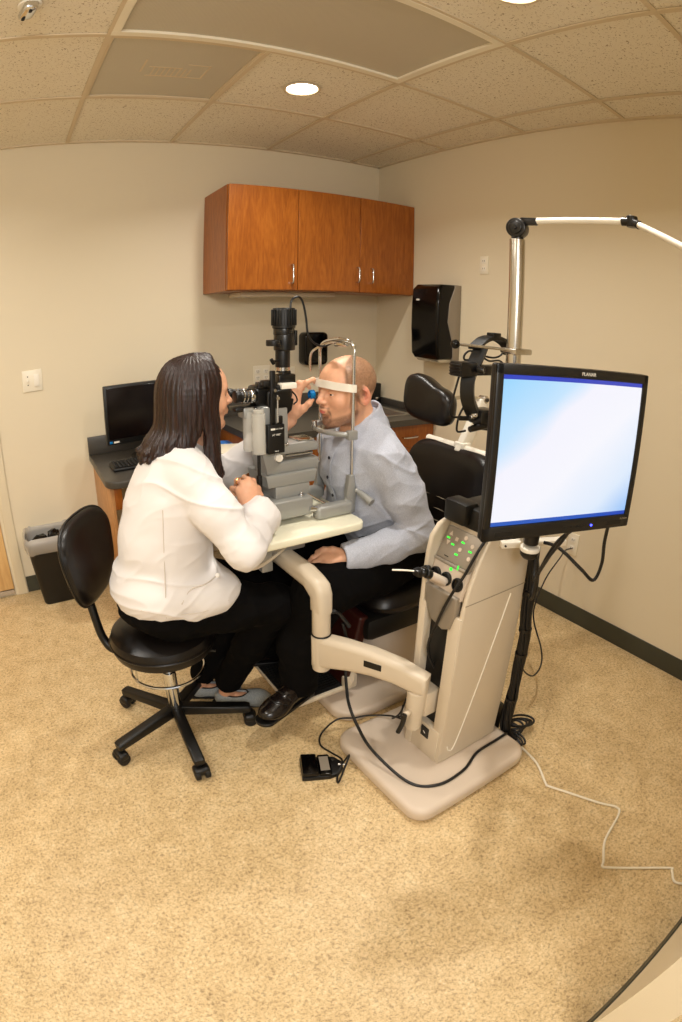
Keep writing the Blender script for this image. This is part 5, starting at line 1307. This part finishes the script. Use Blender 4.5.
# coat
F = Field((.10, 1.20, .50), (.92, 1.88, 1.14), .0035)
tilt = np.array([[math.cos(.25), 0, math.sin(.25)], [0, 1, 0], [-math.sin(.25), 0, math.cos(.25)]])
F.ell((.362, 1.585, .650), (.180, .188, .135), None, .05)
F.ell((.378, 1.585, .80), (.148, .162, .16), tilt, .05)
F.ell((.415, 1.585, .93), (.130, .172, .15), tilt, .05)
F.ell((.445, 1.585, 1.02), (.085, .165, .065), None, .05)
F.chain([(.445, 1.50, 1.045), (.455, 1.59, 1.07), (.46, 1.68, 1.045)], [.045, .055, .045], .04)
F.ell((.45, 1.585, .625), (.13, .178, .08), None, .04); F.ell((.478, 1.495, .628), (.112, .10, .068), None, .04)
F.chain([(.45, 1.455, 1.015), (.490, 1.378, .93), (.540, 1.318, .832)], [.064, .057, .052], .035)
F.chain([(.540, 1.318, .832), (.585, 1.372, .845), (.640, 1.435, .862)], [.052, .049, .048], .02)
F.cap((.606, 1.400, .848), (.690, 1.476, .884), .046, .072, .006); F.plane((.660, 1.452, .873), (.72, .60, .30), .003, (.60, 1.38, .79), (.76, 1.57, .98))
F.cap((.645, 1.440, .868), (.690, 1.480, .888), .044, .062, .003, 's')
F.chain([(.465, 1.72, 1.01), (.56, 1.75, .965), (.675, 1.768, .922)], [.064, .058, .050], .035)
F.chain([(.675, 1.768, .922), (.73, 1.738, .975), (.785, 1.708, 1.03)], [.052, .045, .040], .02)
F.cap((.768, 1.717, 1.013), (.80, 1.700, 1.045), .043, .048, .006); F.plane((.79, 1.706, 1.035), (.66, -.33, .66), .003, (.72, 1.62, .95), (.90, 1.78, 1.12)); F.cap((.785, 1.709, 1.03), (.81, 1.695, 1.055), .034, .04, .004, 's')
F.plane((.36, 1.585, .572), (-.20, .06, -1), .012, (.10, 1.37, .50), (.92, 1.88, .70))
F.ell((.43, 1.585, .54), (.2, .165, .055), None, .01, 's')
P, Q = F.mesh(); N_ = normals(P, Q)
def warp(P, s_=5.0, a_=.045): return P + a_ * (np.stack([vnoise(P * s_ + 3), vnoise(P * s_ + 17), vnoise(P * s_ + 29)], 1) - .5)
def folds(P, amp, sc, off=0.0):
    P = warp(P)
    r1 = ridged(P * np.array(sc) + 11.3 + off); r2 = ridged((P @ np.array([[.8, .2, -.5], [.1, 1, .2], [.5, 0, .85]])) * np.array(sc) * 1.7 + 4.1 + off)
    return amp * (.65 * (r1 ** 2 - .4) + .45 * (r2 ** 3 - .3))
armw = ss(-P[:, 1], -1.43, -1.36) + ss(P[:, 1], 1.70, 1.76)
P = P + N_ * (folds(P, .0085, (5, 5, 15)) * (1 - .5 * armw) + folds(P, .0055, (13, 13, 12), 7) * armw)[:, None]
P = P + N_ * (.0085 * ridged(warp(P, 6, .07) @ np.array([[.9, .1, .4], [0, 1, .25], [-.4, -.2, .9]]) * np.array([3.2, 3.2, 11]) + 31) ** 9 * (.4 + vnoise(P * 6)))[:, None]
P = smooth(P, Q, 1)
coat = emit('coat', P, Q, 'coat', woman)
def near_surf(P, Q, targets, off=.002):
    N_ = normals(P, Q); out = []
    for t_ in targets:
        i = np.argmin(((P - np.array(t_)) ** 2).sum(1)); out.append(V(P[i] + N_[i] * off))
    return out
b = MB(); b.tube(near_surf(P, Q, [(.33, 1.41, .95), (.325, 1.40, .86), (.32, 1.395, .78), (.315, 1.395, .70), (.31, 1.41, .62)], .0005), .0016, 6, 6); obj('coat_seam', b, 'thread', woman)
b = MB(); b.tube(near_surf(P, Q, [(.22, 1.42, .655), (.29, 1.40, .635), (.36, 1.395, .622), (.43, 1.39, .622), (.51, 1.40, .635)], .0003), .0013, 6, 8); obj('coat_seam', b, 'thread', woman)
b = MB(); b.tube(near_surf(P, Q, [(.36, 1.40, .66), (.40, 1.39, .70), (.45, 1.39, .73), (.51, 1.41, .75)], .0003), .0022, 6, 8); obj('coat_pocket_edge', b, 'thread', woman)
b = MB(); p = near_surf(P, Q, [(.53, 1.41, .735)], .002)[0]; b.ell(p, (.008, .006, .008)); obj('coat_button', b, 'pearl', woman)
# trousers
def trousers(lo, hi, legs, pelvis, name, parent, extra=None, h=.004):
    F = Field(lo, hi, h)
    for pts, rs in legs: F.chain(pts, rs, .035)
    for c_, r_ in pelvis: F.ell(c_, r_, None, .04)
    for pts, _r in legs:
        e = np.array(pts[-1]); d = e - np.array(pts[-2]); d /= np.linalg.norm(d); F.cap(e - d * .01, e + d * .08, _r[-1] * .78, _r[-1] * .8, .003, 's')
    P, Q = F.mesh(); N_ = normals(P, Q); P = smooth(P + N_ * folds(P, .010, (9, 9, 12))[:, None], Q, 1)
    return emit(name, P, Q, 'trousers', parent)
trousers((.14, 1.36, .06), (.86, 1.86, .74), [([(.36, 1.505, .57), (.56, 1.48, .56), (.71, 1.475, .525), (.64, 1.56, .33), (.57, 1.65, .125)], [.090, .078, .068, .056, .050]), ([(.36, 1.665, .57), (.56, 1.67, .56), (.70, 1.665, .525), (.60, 1.71, .33), (.50, 1.75, .12)], [.090, .078, .068, .056, .050])], [((.34, 1.585, .585), (.15, .165, .075))], 'trousers', woman)
# flat shoes
for (ax_, ay_), (tx_, ty_) in (((.545, 1.667), (.705, 1.585)), ((.47, 1.768), (.62, 1.692))):
    F = Field((ax_ - .08, min(ay_, ty_) - .08, -.01), (tx_ + .08, max(ay_, ty_) + .08, .14), .0025)
    d = np.array([tx_ - ax_, ty_ - ay_, 0]); Ln = np.linalg.norm(d); d /= Ln; n = np.array([-d[1], d[0], 0]); Rr = np.stack([d, n, [0, 0, 1]], 1); o_ = np.array([ax_, ay_, 0])
    F.ell(o_ + d * .01 + [0, 0, .036], (.042, .033, .036), Rr, .02); F.ell(o_ + d * (Ln - .045) + [0, 0, .030], (.062, .040, .030), Rr, .03); F.cap(o_ + [0, 0, .032], o_ + d * (Ln - .04) + [0, 0, .03], .030, .033, .02)
    F.plane(o_, (0, 0, -1), .002, None, None) ; F.plane(o_ + np.array([0, 0, .001]), (0, 0, -1), .002)
    F.ell(o_ + d * .045 + [0, 0, .078], (.068, .027, .038), Rr, .004, 's')
    P, Q = F.mesh(); shoe = emit('shoe', P, Q, 'tweed', woman)
    b = MB(); pts = []
    for k in range(20):
        a = 2 * PI * k / 20; t_ = o_ + d * (.045 + .058 * math.cos(a)) + n * (.0275 * math.sin(a)) + np.array([0, 0, .058]); pts.append(t_)
    pts = near_surf(P, Q, pts, .0); b.tube(pts, .0032, 6, 2, closed=True); obj('shoe_trim', b, 'black', shoe)
    b = MB(); b.prism([(x * (1 if x < 0 else 1), y) for x, y in rrect(Ln + .085, .064, .031, 6)], M3(d, n), V(o_ + d * (Ln / 2 - .008)) + V((0, 0, .004)), .008, .002, 1); obj('shoe_sole', b, 'black', shoe)
b = MB(); ra = V((0, 1, -.1)).normalized(); b.tube([(.614 + .0112 * math.cos(a), 1.500, .969 + .0112 * math.sin(a)) for a in [k * PI / 10 for k in range(20)]], .0018, 6, 1, closed=True); obj('ring', b, 'gold', woman)
# lens in the far hand
t = thing('examination_lens', (.940, 1.604, 1.18), 'small blue handheld lens between the fingers in front of the patient eye', 'lens')
lc, ld = V((.928, 1.600, 1.198)), V((1, -.12, 0)).normalized()
b = MB(); b.lathe(lc - ld * .009, ld, [(.014, 0), (.0165, .002), (.0165, .016), (.014, .018)], 32, cap=False); b.lathe(lc - ld * .009, ld, [(.0125, 0), (.0125, .018)], 32, cap=False); obj('rim', b, 'blue_ring', t)
b = MB(); b.ell(lc, (.004, .0135, .0135)); obj('glass', b, 'blue_ring', t)

# ================================================================== seated patient
ML = (1.27, 1.58, 0)
F = Field((.52, 1.26, .08), (1.50, 1.92, 1.38), .003)
MH = Head((1.055, 1.58, 1.205), (-1, -.03, -.03), scale=1.035)
MH.build(F)
F.chain([MH.p(-.03, 0, -.05), (1.115, 1.58, 1.08), (1.125, 1.58, 1.02)], [.058, .060, .07], .03)
F.chain([(1.12, 1.58, 1.0), (1.16, 1.58, .85), (1.25, 1.58, .70), (1.32, 1.58, .62)], [.09, .10, .10, .11], .03)
F.chain([(1.12, 1.58, 1.01), (1.12, 1.40, .965), (1.205, 1.345, .72), (.955, 1.40, .672)], [.05, .045, .036, .026], .02)
F.chain([(1.12, 1.58, 1.01), (1.12, 1.76, .965), (1.20, 1.82, .73), (.97, 1.73, .675)], [.05, .045, .036, .026], .02)
kn = [(.880, 1.455, .680), (.878, 1.438, .672), (.882, 1.422, .662), (.890, 1.410, .654)]
fg = [[(.855, 1.468, .668), (.845, 1.475, .652)], [(.850, 1.450, .658), (.842, 1.458, .640)], [(.855, 1.434, .648), (.848, 1.442, .632)], [(.868, 1.420, .642), (.862, 1.428, .628)]]
hand(F, (.955, 1.40, .672), None, kn, fg, [(.94, 1.415, .685), (.915, 1.438, .694), (.892, 1.458, .692), (.874, 1.472, .682)], .009)
F.ell((.915, 1.425, .672), (.040, .032, .018), Matrix.Rotation(-.5, 3, 'Z'), .012)
mir = lambda p: (p[0] + .015, 3.13 - p[1], p[2] + .003)
hand(F, (.97, 1.73, .675), None, [mir(p) for p in kn], [[mir(p) for p in f_] for f_ in fg], [mir(p) for p in ((.94, 1.415, .685), (.915, 1.438, .694), (.892, 1.458, .692), (.874, 1.472, .682))], .009)
F.ell((.93, 1.705, .675), (.040, .032, .018), None, .012)
F.chain([(1.33, 1.49, .60), (.84, 1.40, .575), (.765, 1.425, .20)], [.06, .05, .034], .02); F.chain([(1.33, 1.67, .60), (.88, 1.745, .58), (.80, 1.68, .20)], [.06, .05, .034], .02)
F.cap((.765, 1.425, .17), (.72, 1.405, .162), .028, .022, .02); F.cap((.80, 1.68, .17), (.77, 1.69, .162), .028, .022, .02)
P, Q = F.mesh(); P = smooth(P, Q, 1)
c = base_skin(P, Q, SKIN * .97); L = MH.loc(P); inh = (L[:, 2] > -.14) & (np.abs(L[:, 0]) < .16) & (np.abs(L[:, 1]) < .12)
earm = ss(np.abs(L[:, 1]), .079, .086)
hl = .052 + .02 * ss(np.abs(L[:, 1]), .03, .075) - .05 * ss(L[:, 2], .06, .12) * (1 - ss(np.abs(L[:, 1]), .0, .05))
st = ss(-(L[:, 0] - (hl - .02 - .25 * ss(-L[:, 2], -.03, .03) * .2)), -.006, .006) * ss(L[:, 2] + .25 * L[:, 0], -.028, -.008) * (1 - earm)
c = mixc(c, (122, 92, 66), inh * st * (.62 + .3 * vnoise(P * 240)))
side_b = ss(-L[:, 2], -.012, .005) * ss(np.abs(L[:, 1]), .060, .067) * (1 - ss(np.abs(L[:, 0] - .018), .012, .02)) * (L[:, 2] > -.075)
jaw = ss(-(L[:, 2] + .060 + .35 * (L[:, 0] - .02)), -.006, .008) * ss(L[:, 0], -.012, .01) * ss(.118 + L[:, 2], -.004, .008)
chin = blob(L, (.088, 0, -.093), (.03, .026, .02)) + .9 * blob(L, (.1, 0, -.0455), (.02, .024, .0045)) + .7 * (blob(L, (.09, .026, -.062), (.02, .006, .022)) + blob(L, (.09, -.026, -.062), (.02, .006, .022)))
bd_w = np.clip(.75 * side_b + .75 * jaw + ss(chin, .35, .75), 0, 1) * (1 - earm)
c = mixc(c, (86, 56, 38), inh * bd_w * (.62 + .3 * vnoise(P * 300)))
c = mixc(c, (198, 108, 96), inh * ss(blob(L, (.1, 0, -.0588), (.014, .021, .0085)), .4, .6))
c = mixc(c, (62, 40, 26), inh * .85 * ss(blob(L, (.083, .034, .0225), (.022, .019, .0052)) + blob(L, (.083, -.034, .0225), (.022, .019, .0052)), .3, .6))
c = mixc(c, (226, 130, 108), inh * .5 * earm); c = mixc(c, (150, 62, 48), inh * .75 * (blob(L, (-.010, .087, -.002), (.010, .009, .018)) + blob(L, (-.010, -.087, -.002), (.010, .009, .018))))  # pinker ears; the ear hollow is painted darker red in place of shade
c = mixc(c, (222, 146, 120), inh * .4 * (blob(L, (.06, .042, -.03), (.03, .02, .02)) + blob(L, (.06, -.042, -.03), (.03, .02, .02)) + blob(L, (.11, 0, -.025), (.015, .015, .012))))
man = emit('person', P, Q, 'skin', None, ML, c)
tag(man, 'person with shaved head in pale blue shirt, chin on the slit lamp rest', 'person')
MH.eyes(man)
# shirt
F = Field((.84, 1.24, .55), (1.50, 1.92, 1.14), .0035)
tm = np.array([[math.cos(-.3), 0, math.sin(-.3)], [0, 1, 0], [-math.sin(-.3), 0, math.cos(-.3)]])
F.ell((1.24, 1.58, .70), (.165, .180, .12), tm, .05)
F.ell((1.17, 1.58, .80), (.155, .175, .15), tm, .05)
F.ell((1.120, 1.58, .93), (.138, .175, .13), tm, .05)
F.ell((1.12, 1.58, 1.0), (.095, .175, .065), None, .04)
F.chain([(1.13, 1.46, 1.03), (1.14, 1.58, 1.08), (1.13, 1.70, 1.03)], [.045, .066, .045], .04)
F.chain([(1.115, 1.415, .985), (1.165, 1.365, .86), (1.213, 1.338, .725)], [.068, .062, .055], .035)
F.chain([(1.213, 1.338, .725), (1.10, 1.355, .70), (.985, 1.388, .675)], [.056, .052, .044], .02)
F.cap((1.0, 1.384, .678), (.925, 1.406, .672), .044, .048, .006); F.plane((.935, 1.403, .672), (-.96, .28, -.04), .003, (.86, 1.32, .6), (.96, 1.48, .75)); F.cap((.94, 1.402, .672), (.90, 1.416, .67), .034, .046, .004, 's')
F.chain([(1.115, 1.745, .985), (1.165, 1.79, .86), (1.205, 1.82, .73)], [.068, .062, .055], .035)
F.chain([(1.205, 1.82, .73), (1.10, 1.78, .70), (1.0, 1.745, .68)], [.056, .052, .044], .02)
F.cap((1.125, 1.58, 1.06), (1.10, 1.58, 1.16), .055, .055, .006, 's')
F.cap((.985, 1.470, .80), (.985, 1.462, 1.16), .040, .042, .03, 's'); F.cap((.99, 1.688, .80), (.985, 1.695, 1.16), .030, .030, .02, 's')
F.plane((1.2, 1.58, .60), (0, 0, -1), .01)
P, Q = F.mesh(); N_ = normals(P, Q)
armw = ss(-P[:, 1], -1.45, -1.38) + ss(P[:, 1], 1.71, 1.78)
P = P + N_ * (folds(P, .011, (6, 6, 14), 3) * (1 - .3 * armw) + folds(P, .008, (12, 12, 11), 9) * armw)[:, None]
P = P + N_ * (.0085 * ridged(warp(P, 6, .07) @ np.array([[.8, .1, .6], [0, 1, .25], [-.6, -.2, .8]]) * np.array([4, 4, 13]) + 17) ** 8 * (.4 + vnoise(P * 7)))[:, None]
P = smooth(P, Q, 1)
shirt = emit('shirt', P, Q, 'shirt', man)
# button placket, collar, buttons
def surf_x(z, y, s_=-1):
    m = (np.abs(P[:, 2] - z) < .008) & (np.abs(P[:, 1] - y) < .008); return float(P[m][:, 0].min()) if m.any() else 1.0
pl = [V((surf_x(z, 1.575) - .0012, 1.575, z)) for z in (1.0, .96, .92, .88, .84, .80, .76, .72, .68)]
tb = bmesh.new(); rows = [[tb.verts.new(p + V((dx, dy, 0))) for dx, dy in ((.0, -.016), (-.002, -.014), (-.002, .014), (.0, .016))] for p in pl]
for A, B in zip(rows, rows[1:]):
    for k in range(3): tb.faces.new((A[k], A[k + 1], B[k + 1], B[k]))
b = MB(); b._merge(tb); obj('placket', b, 'shirt', shirt)
for z in (.975, .905, .835, .765):
    p = V((surf_x(z, 1.575) - .0035, 1.575, z)); b = MB(); b.cyl(p, p + V((-.0025, 0, 0)), .0062, n=16, bev=.0008); obj('button', b, 'button', shirt)
F = Field((1.0, 1.46, .94), (1.24, 1.70, 1.18), .002)
for sg in (-1, 1):
    pts = [(1.178, 1.58, 1.158), (1.166, 1.58 + sg * .045, 1.152), (1.125, 1.58 + sg * .068, 1.130), (1.072, 1.58 + sg * .058, 1.078), (1.035, 1.58 + sg * .022, 1.035)]
    ptl = [(1.205, 1.58, 1.100), (1.192, 1.58 + sg * .058, 1.088), (1.138, 1.58 + sg * .090, 1.066), (1.075, 1.58 + sg * .084, 1.022), (1.022, 1.58 + sg * .060, .980)]
    A_, _ = catmull([V(p) for p in pts], 14); B_, _ = catmull([V(p) for p in ptl], 14)
    for a_, b_ in zip(A_, B_): F.cap(tuple(a_), tuple(b_), .0042, .0036, .004)
Pc, Qc = F.mesh(); emit('collar', smooth(Pc, Qc, 2), Qc, 'shirt', shirt)
trousers((.60, 1.24, .12), (1.52, 1.94, .76), [([(1.33, 1.49, .59), (1.1, 1.445, .585), (.835, 1.40, .57), (.775, 1.42, .38), (.765, 1.425, .205)], [.112, .106, .088, .078, .070]), ([(1.33, 1.67, .60), (1.1, 1.715, .60), (.88, 1.745, .575), (.82, 1.70, .38), (.80, 1.68, .205)], [.105, .092, .078, .070, .066])], [((1.33, 1.58, .61), (.15, .175, .085))], 'trousers', man)
for (ax_, ay_), (tx_, ty_) in (((.775, 1.425), (.56, 1.348)), ((.80, 1.68), (.72, 1.71))):
    d = np.array([tx_ - ax_, ty_ - ay_, 0]); Ln = .185; d /= np.linalg.norm(d); zb = .1275
    n = np.array([-d[1], d[0], 0]); Rr = np.stack([d, n, [0, 0, 1]], 1); o_ = np.array([ax_, ay_, zb]); e_ = o_ + d * Ln
    F = Field(np.minimum(o_, e_) - [.09, .09, .01], np.maximum(o_, e_) + [.09, .09, .12], .0025)
    F.ell(o_ + d * .0 + [0, 0, .048], (.048, .038, .046), Rr, .02); F.ell(e_ - d * .035 + [0, 0, .032], (.070, .047, .034), Rr, .03); F.cap(o_ + [0, 0, .045], e_ - d * .05 + [0, 0, .036], .038, .038, .02); F.cap(o_ + d * .02 + [0, 0, .07], o_ + d * .08 + [0, 0, .055], .036, .030, .02)
    F.plane(o_ + np.array([0, 0, .012]), (0, 0, -1), .002)
    P, Q = F.mesh(); shoe = emit('shoe', P, Q, 'leather', man)
    b = MB(); b.tube(near_surf(P, Q, [e_ - d * .06 + n * .04 + [0, 0, .05], e_ - d * .035 + n * .02 + [0, 0, .066], e_ - d * .03 + [0, 0, .068], e_ - d * .035 - n * .02 + [0, 0, .066], e_ - d * .06 - n * .04 + [0, 0, .05]], .0), .003, 6, 4)
    b.tube(near_surf(P, Q, [e_ - d * .085 + n * .035 + [0, 0, .06], e_ - d * .075 + [0, 0, .08], e_ - d * .085 - n * .035 + [0, 0, .06]], .0), .004, 6, 4); obj('shoe_seam', b, 'black', shoe)
    b = MB(); b.prism(rrect(Ln + .10, .078, .037, 6), M3(d, n), V(o_ + d * (Ln / 2 - .002)) + V((0, 0, .007)), .013, .002, 1); obj('shoe_sole', b, 'black', shoe)
print('figures', round(_t.time() - T0, 1))
# ------------------------------------------------------------------ camera (fisheye lens of the photograph)
cd = bpy.data.cameras.new('camera'); cam = bpy.data.objects.new('camera', cd); COL.objects.link(cam)
cd.type = 'PANO'; cd.panorama_type = 'FISHEYE_EQUISOLID'
cd.sensor_fit = 'AUTO'; cd.sensor_width = 36.0
cd.fisheye_lens = 552.7766 * 36.0 / 1022.0; cd.fisheye_fov = PI
yaw, pitch, roll = 0.582, -0.3581, 0.0158
fwd = V((math.sin(yaw) * math.cos(pitch), math.cos(yaw) * math.cos(pitch), math.sin(pitch)))
rt = V((math.cos(yaw), -math.sin(yaw), 0)); upv = rt.cross(fwd)
r2 = rt * math.cos(roll) + upv * math.sin(roll); u2 = -rt * math.sin(roll) + upv * math.cos(roll)
Rm = Matrix((r2, u2, -fwd)).transposed()
cam.matrix_world = Matrix.Translation((0, 0, 1.473)) @ Rm.to_4x4()
cd.clip_start = 0.02
SC.camera = cam

# ------------------------------------------------------------------ light
def area(name, loc, size, power, col, rot=(0, 0, 0), shape='DISK', size_y=None, spread=PI):
    l = bpy.data.lights.new(name, 'AREA'); l.shape = shape; l.size = size; l.energy = power; l.color = col; l.spread = spread
    if size_y: l.size_y = size_y
    o = bpy.data.objects.new(name, l); COL.objects.link(o); o.location = loc; o.rotation_euler = rot; return o
WARM = (1.0, 0.95, 0.87)
area('downlight_lamp', (1.144, 2.103, HC - .012), .12, 8.5, WARM, spread=2.4)
area('downlight_lamp', (1.17, .905, HC - .012), .12, 8.5, WARM, spread=2.4)
area('downlight_lamp', (-.65, 2.1, HC - .012), .12, 8.5, WARM, spread=2.6)
area('downlight_lamp', (-.65, .9, HC - .012), .12, 8.5, WARM, spread=2.6)
area('rear_fill_light', (-.35, -1.3, 2.3), .9, 31, (1, .97, .93), rot=(math.radians(62), 0, math.radians(-18)), shape='RECTANGLE', size_y=.6)  # soft fill added out of view behind the camera; the hallway is assumed
w = bpy.data.worlds.new('world'); SC.world = w; w.use_nodes = True
bg = w.node_tree.nodes['Background']; bg.inputs[0].default_value = (1.0, .96, .90, 1); bg.inputs[1].default_value = .72
SC.view_settings.view_transform = 'Standard'; SC.view_settings.look = 'None'; SC.view_settings.gamma = 1.0
SC.view_settings.use_curve_mapping = False
SC.view_settings.exposure = 0.36
SC.cycles.max_bounces = 8
SC.cycles.use_denoising = True
SC.cycles.sample_clamp_indirect = 4.0
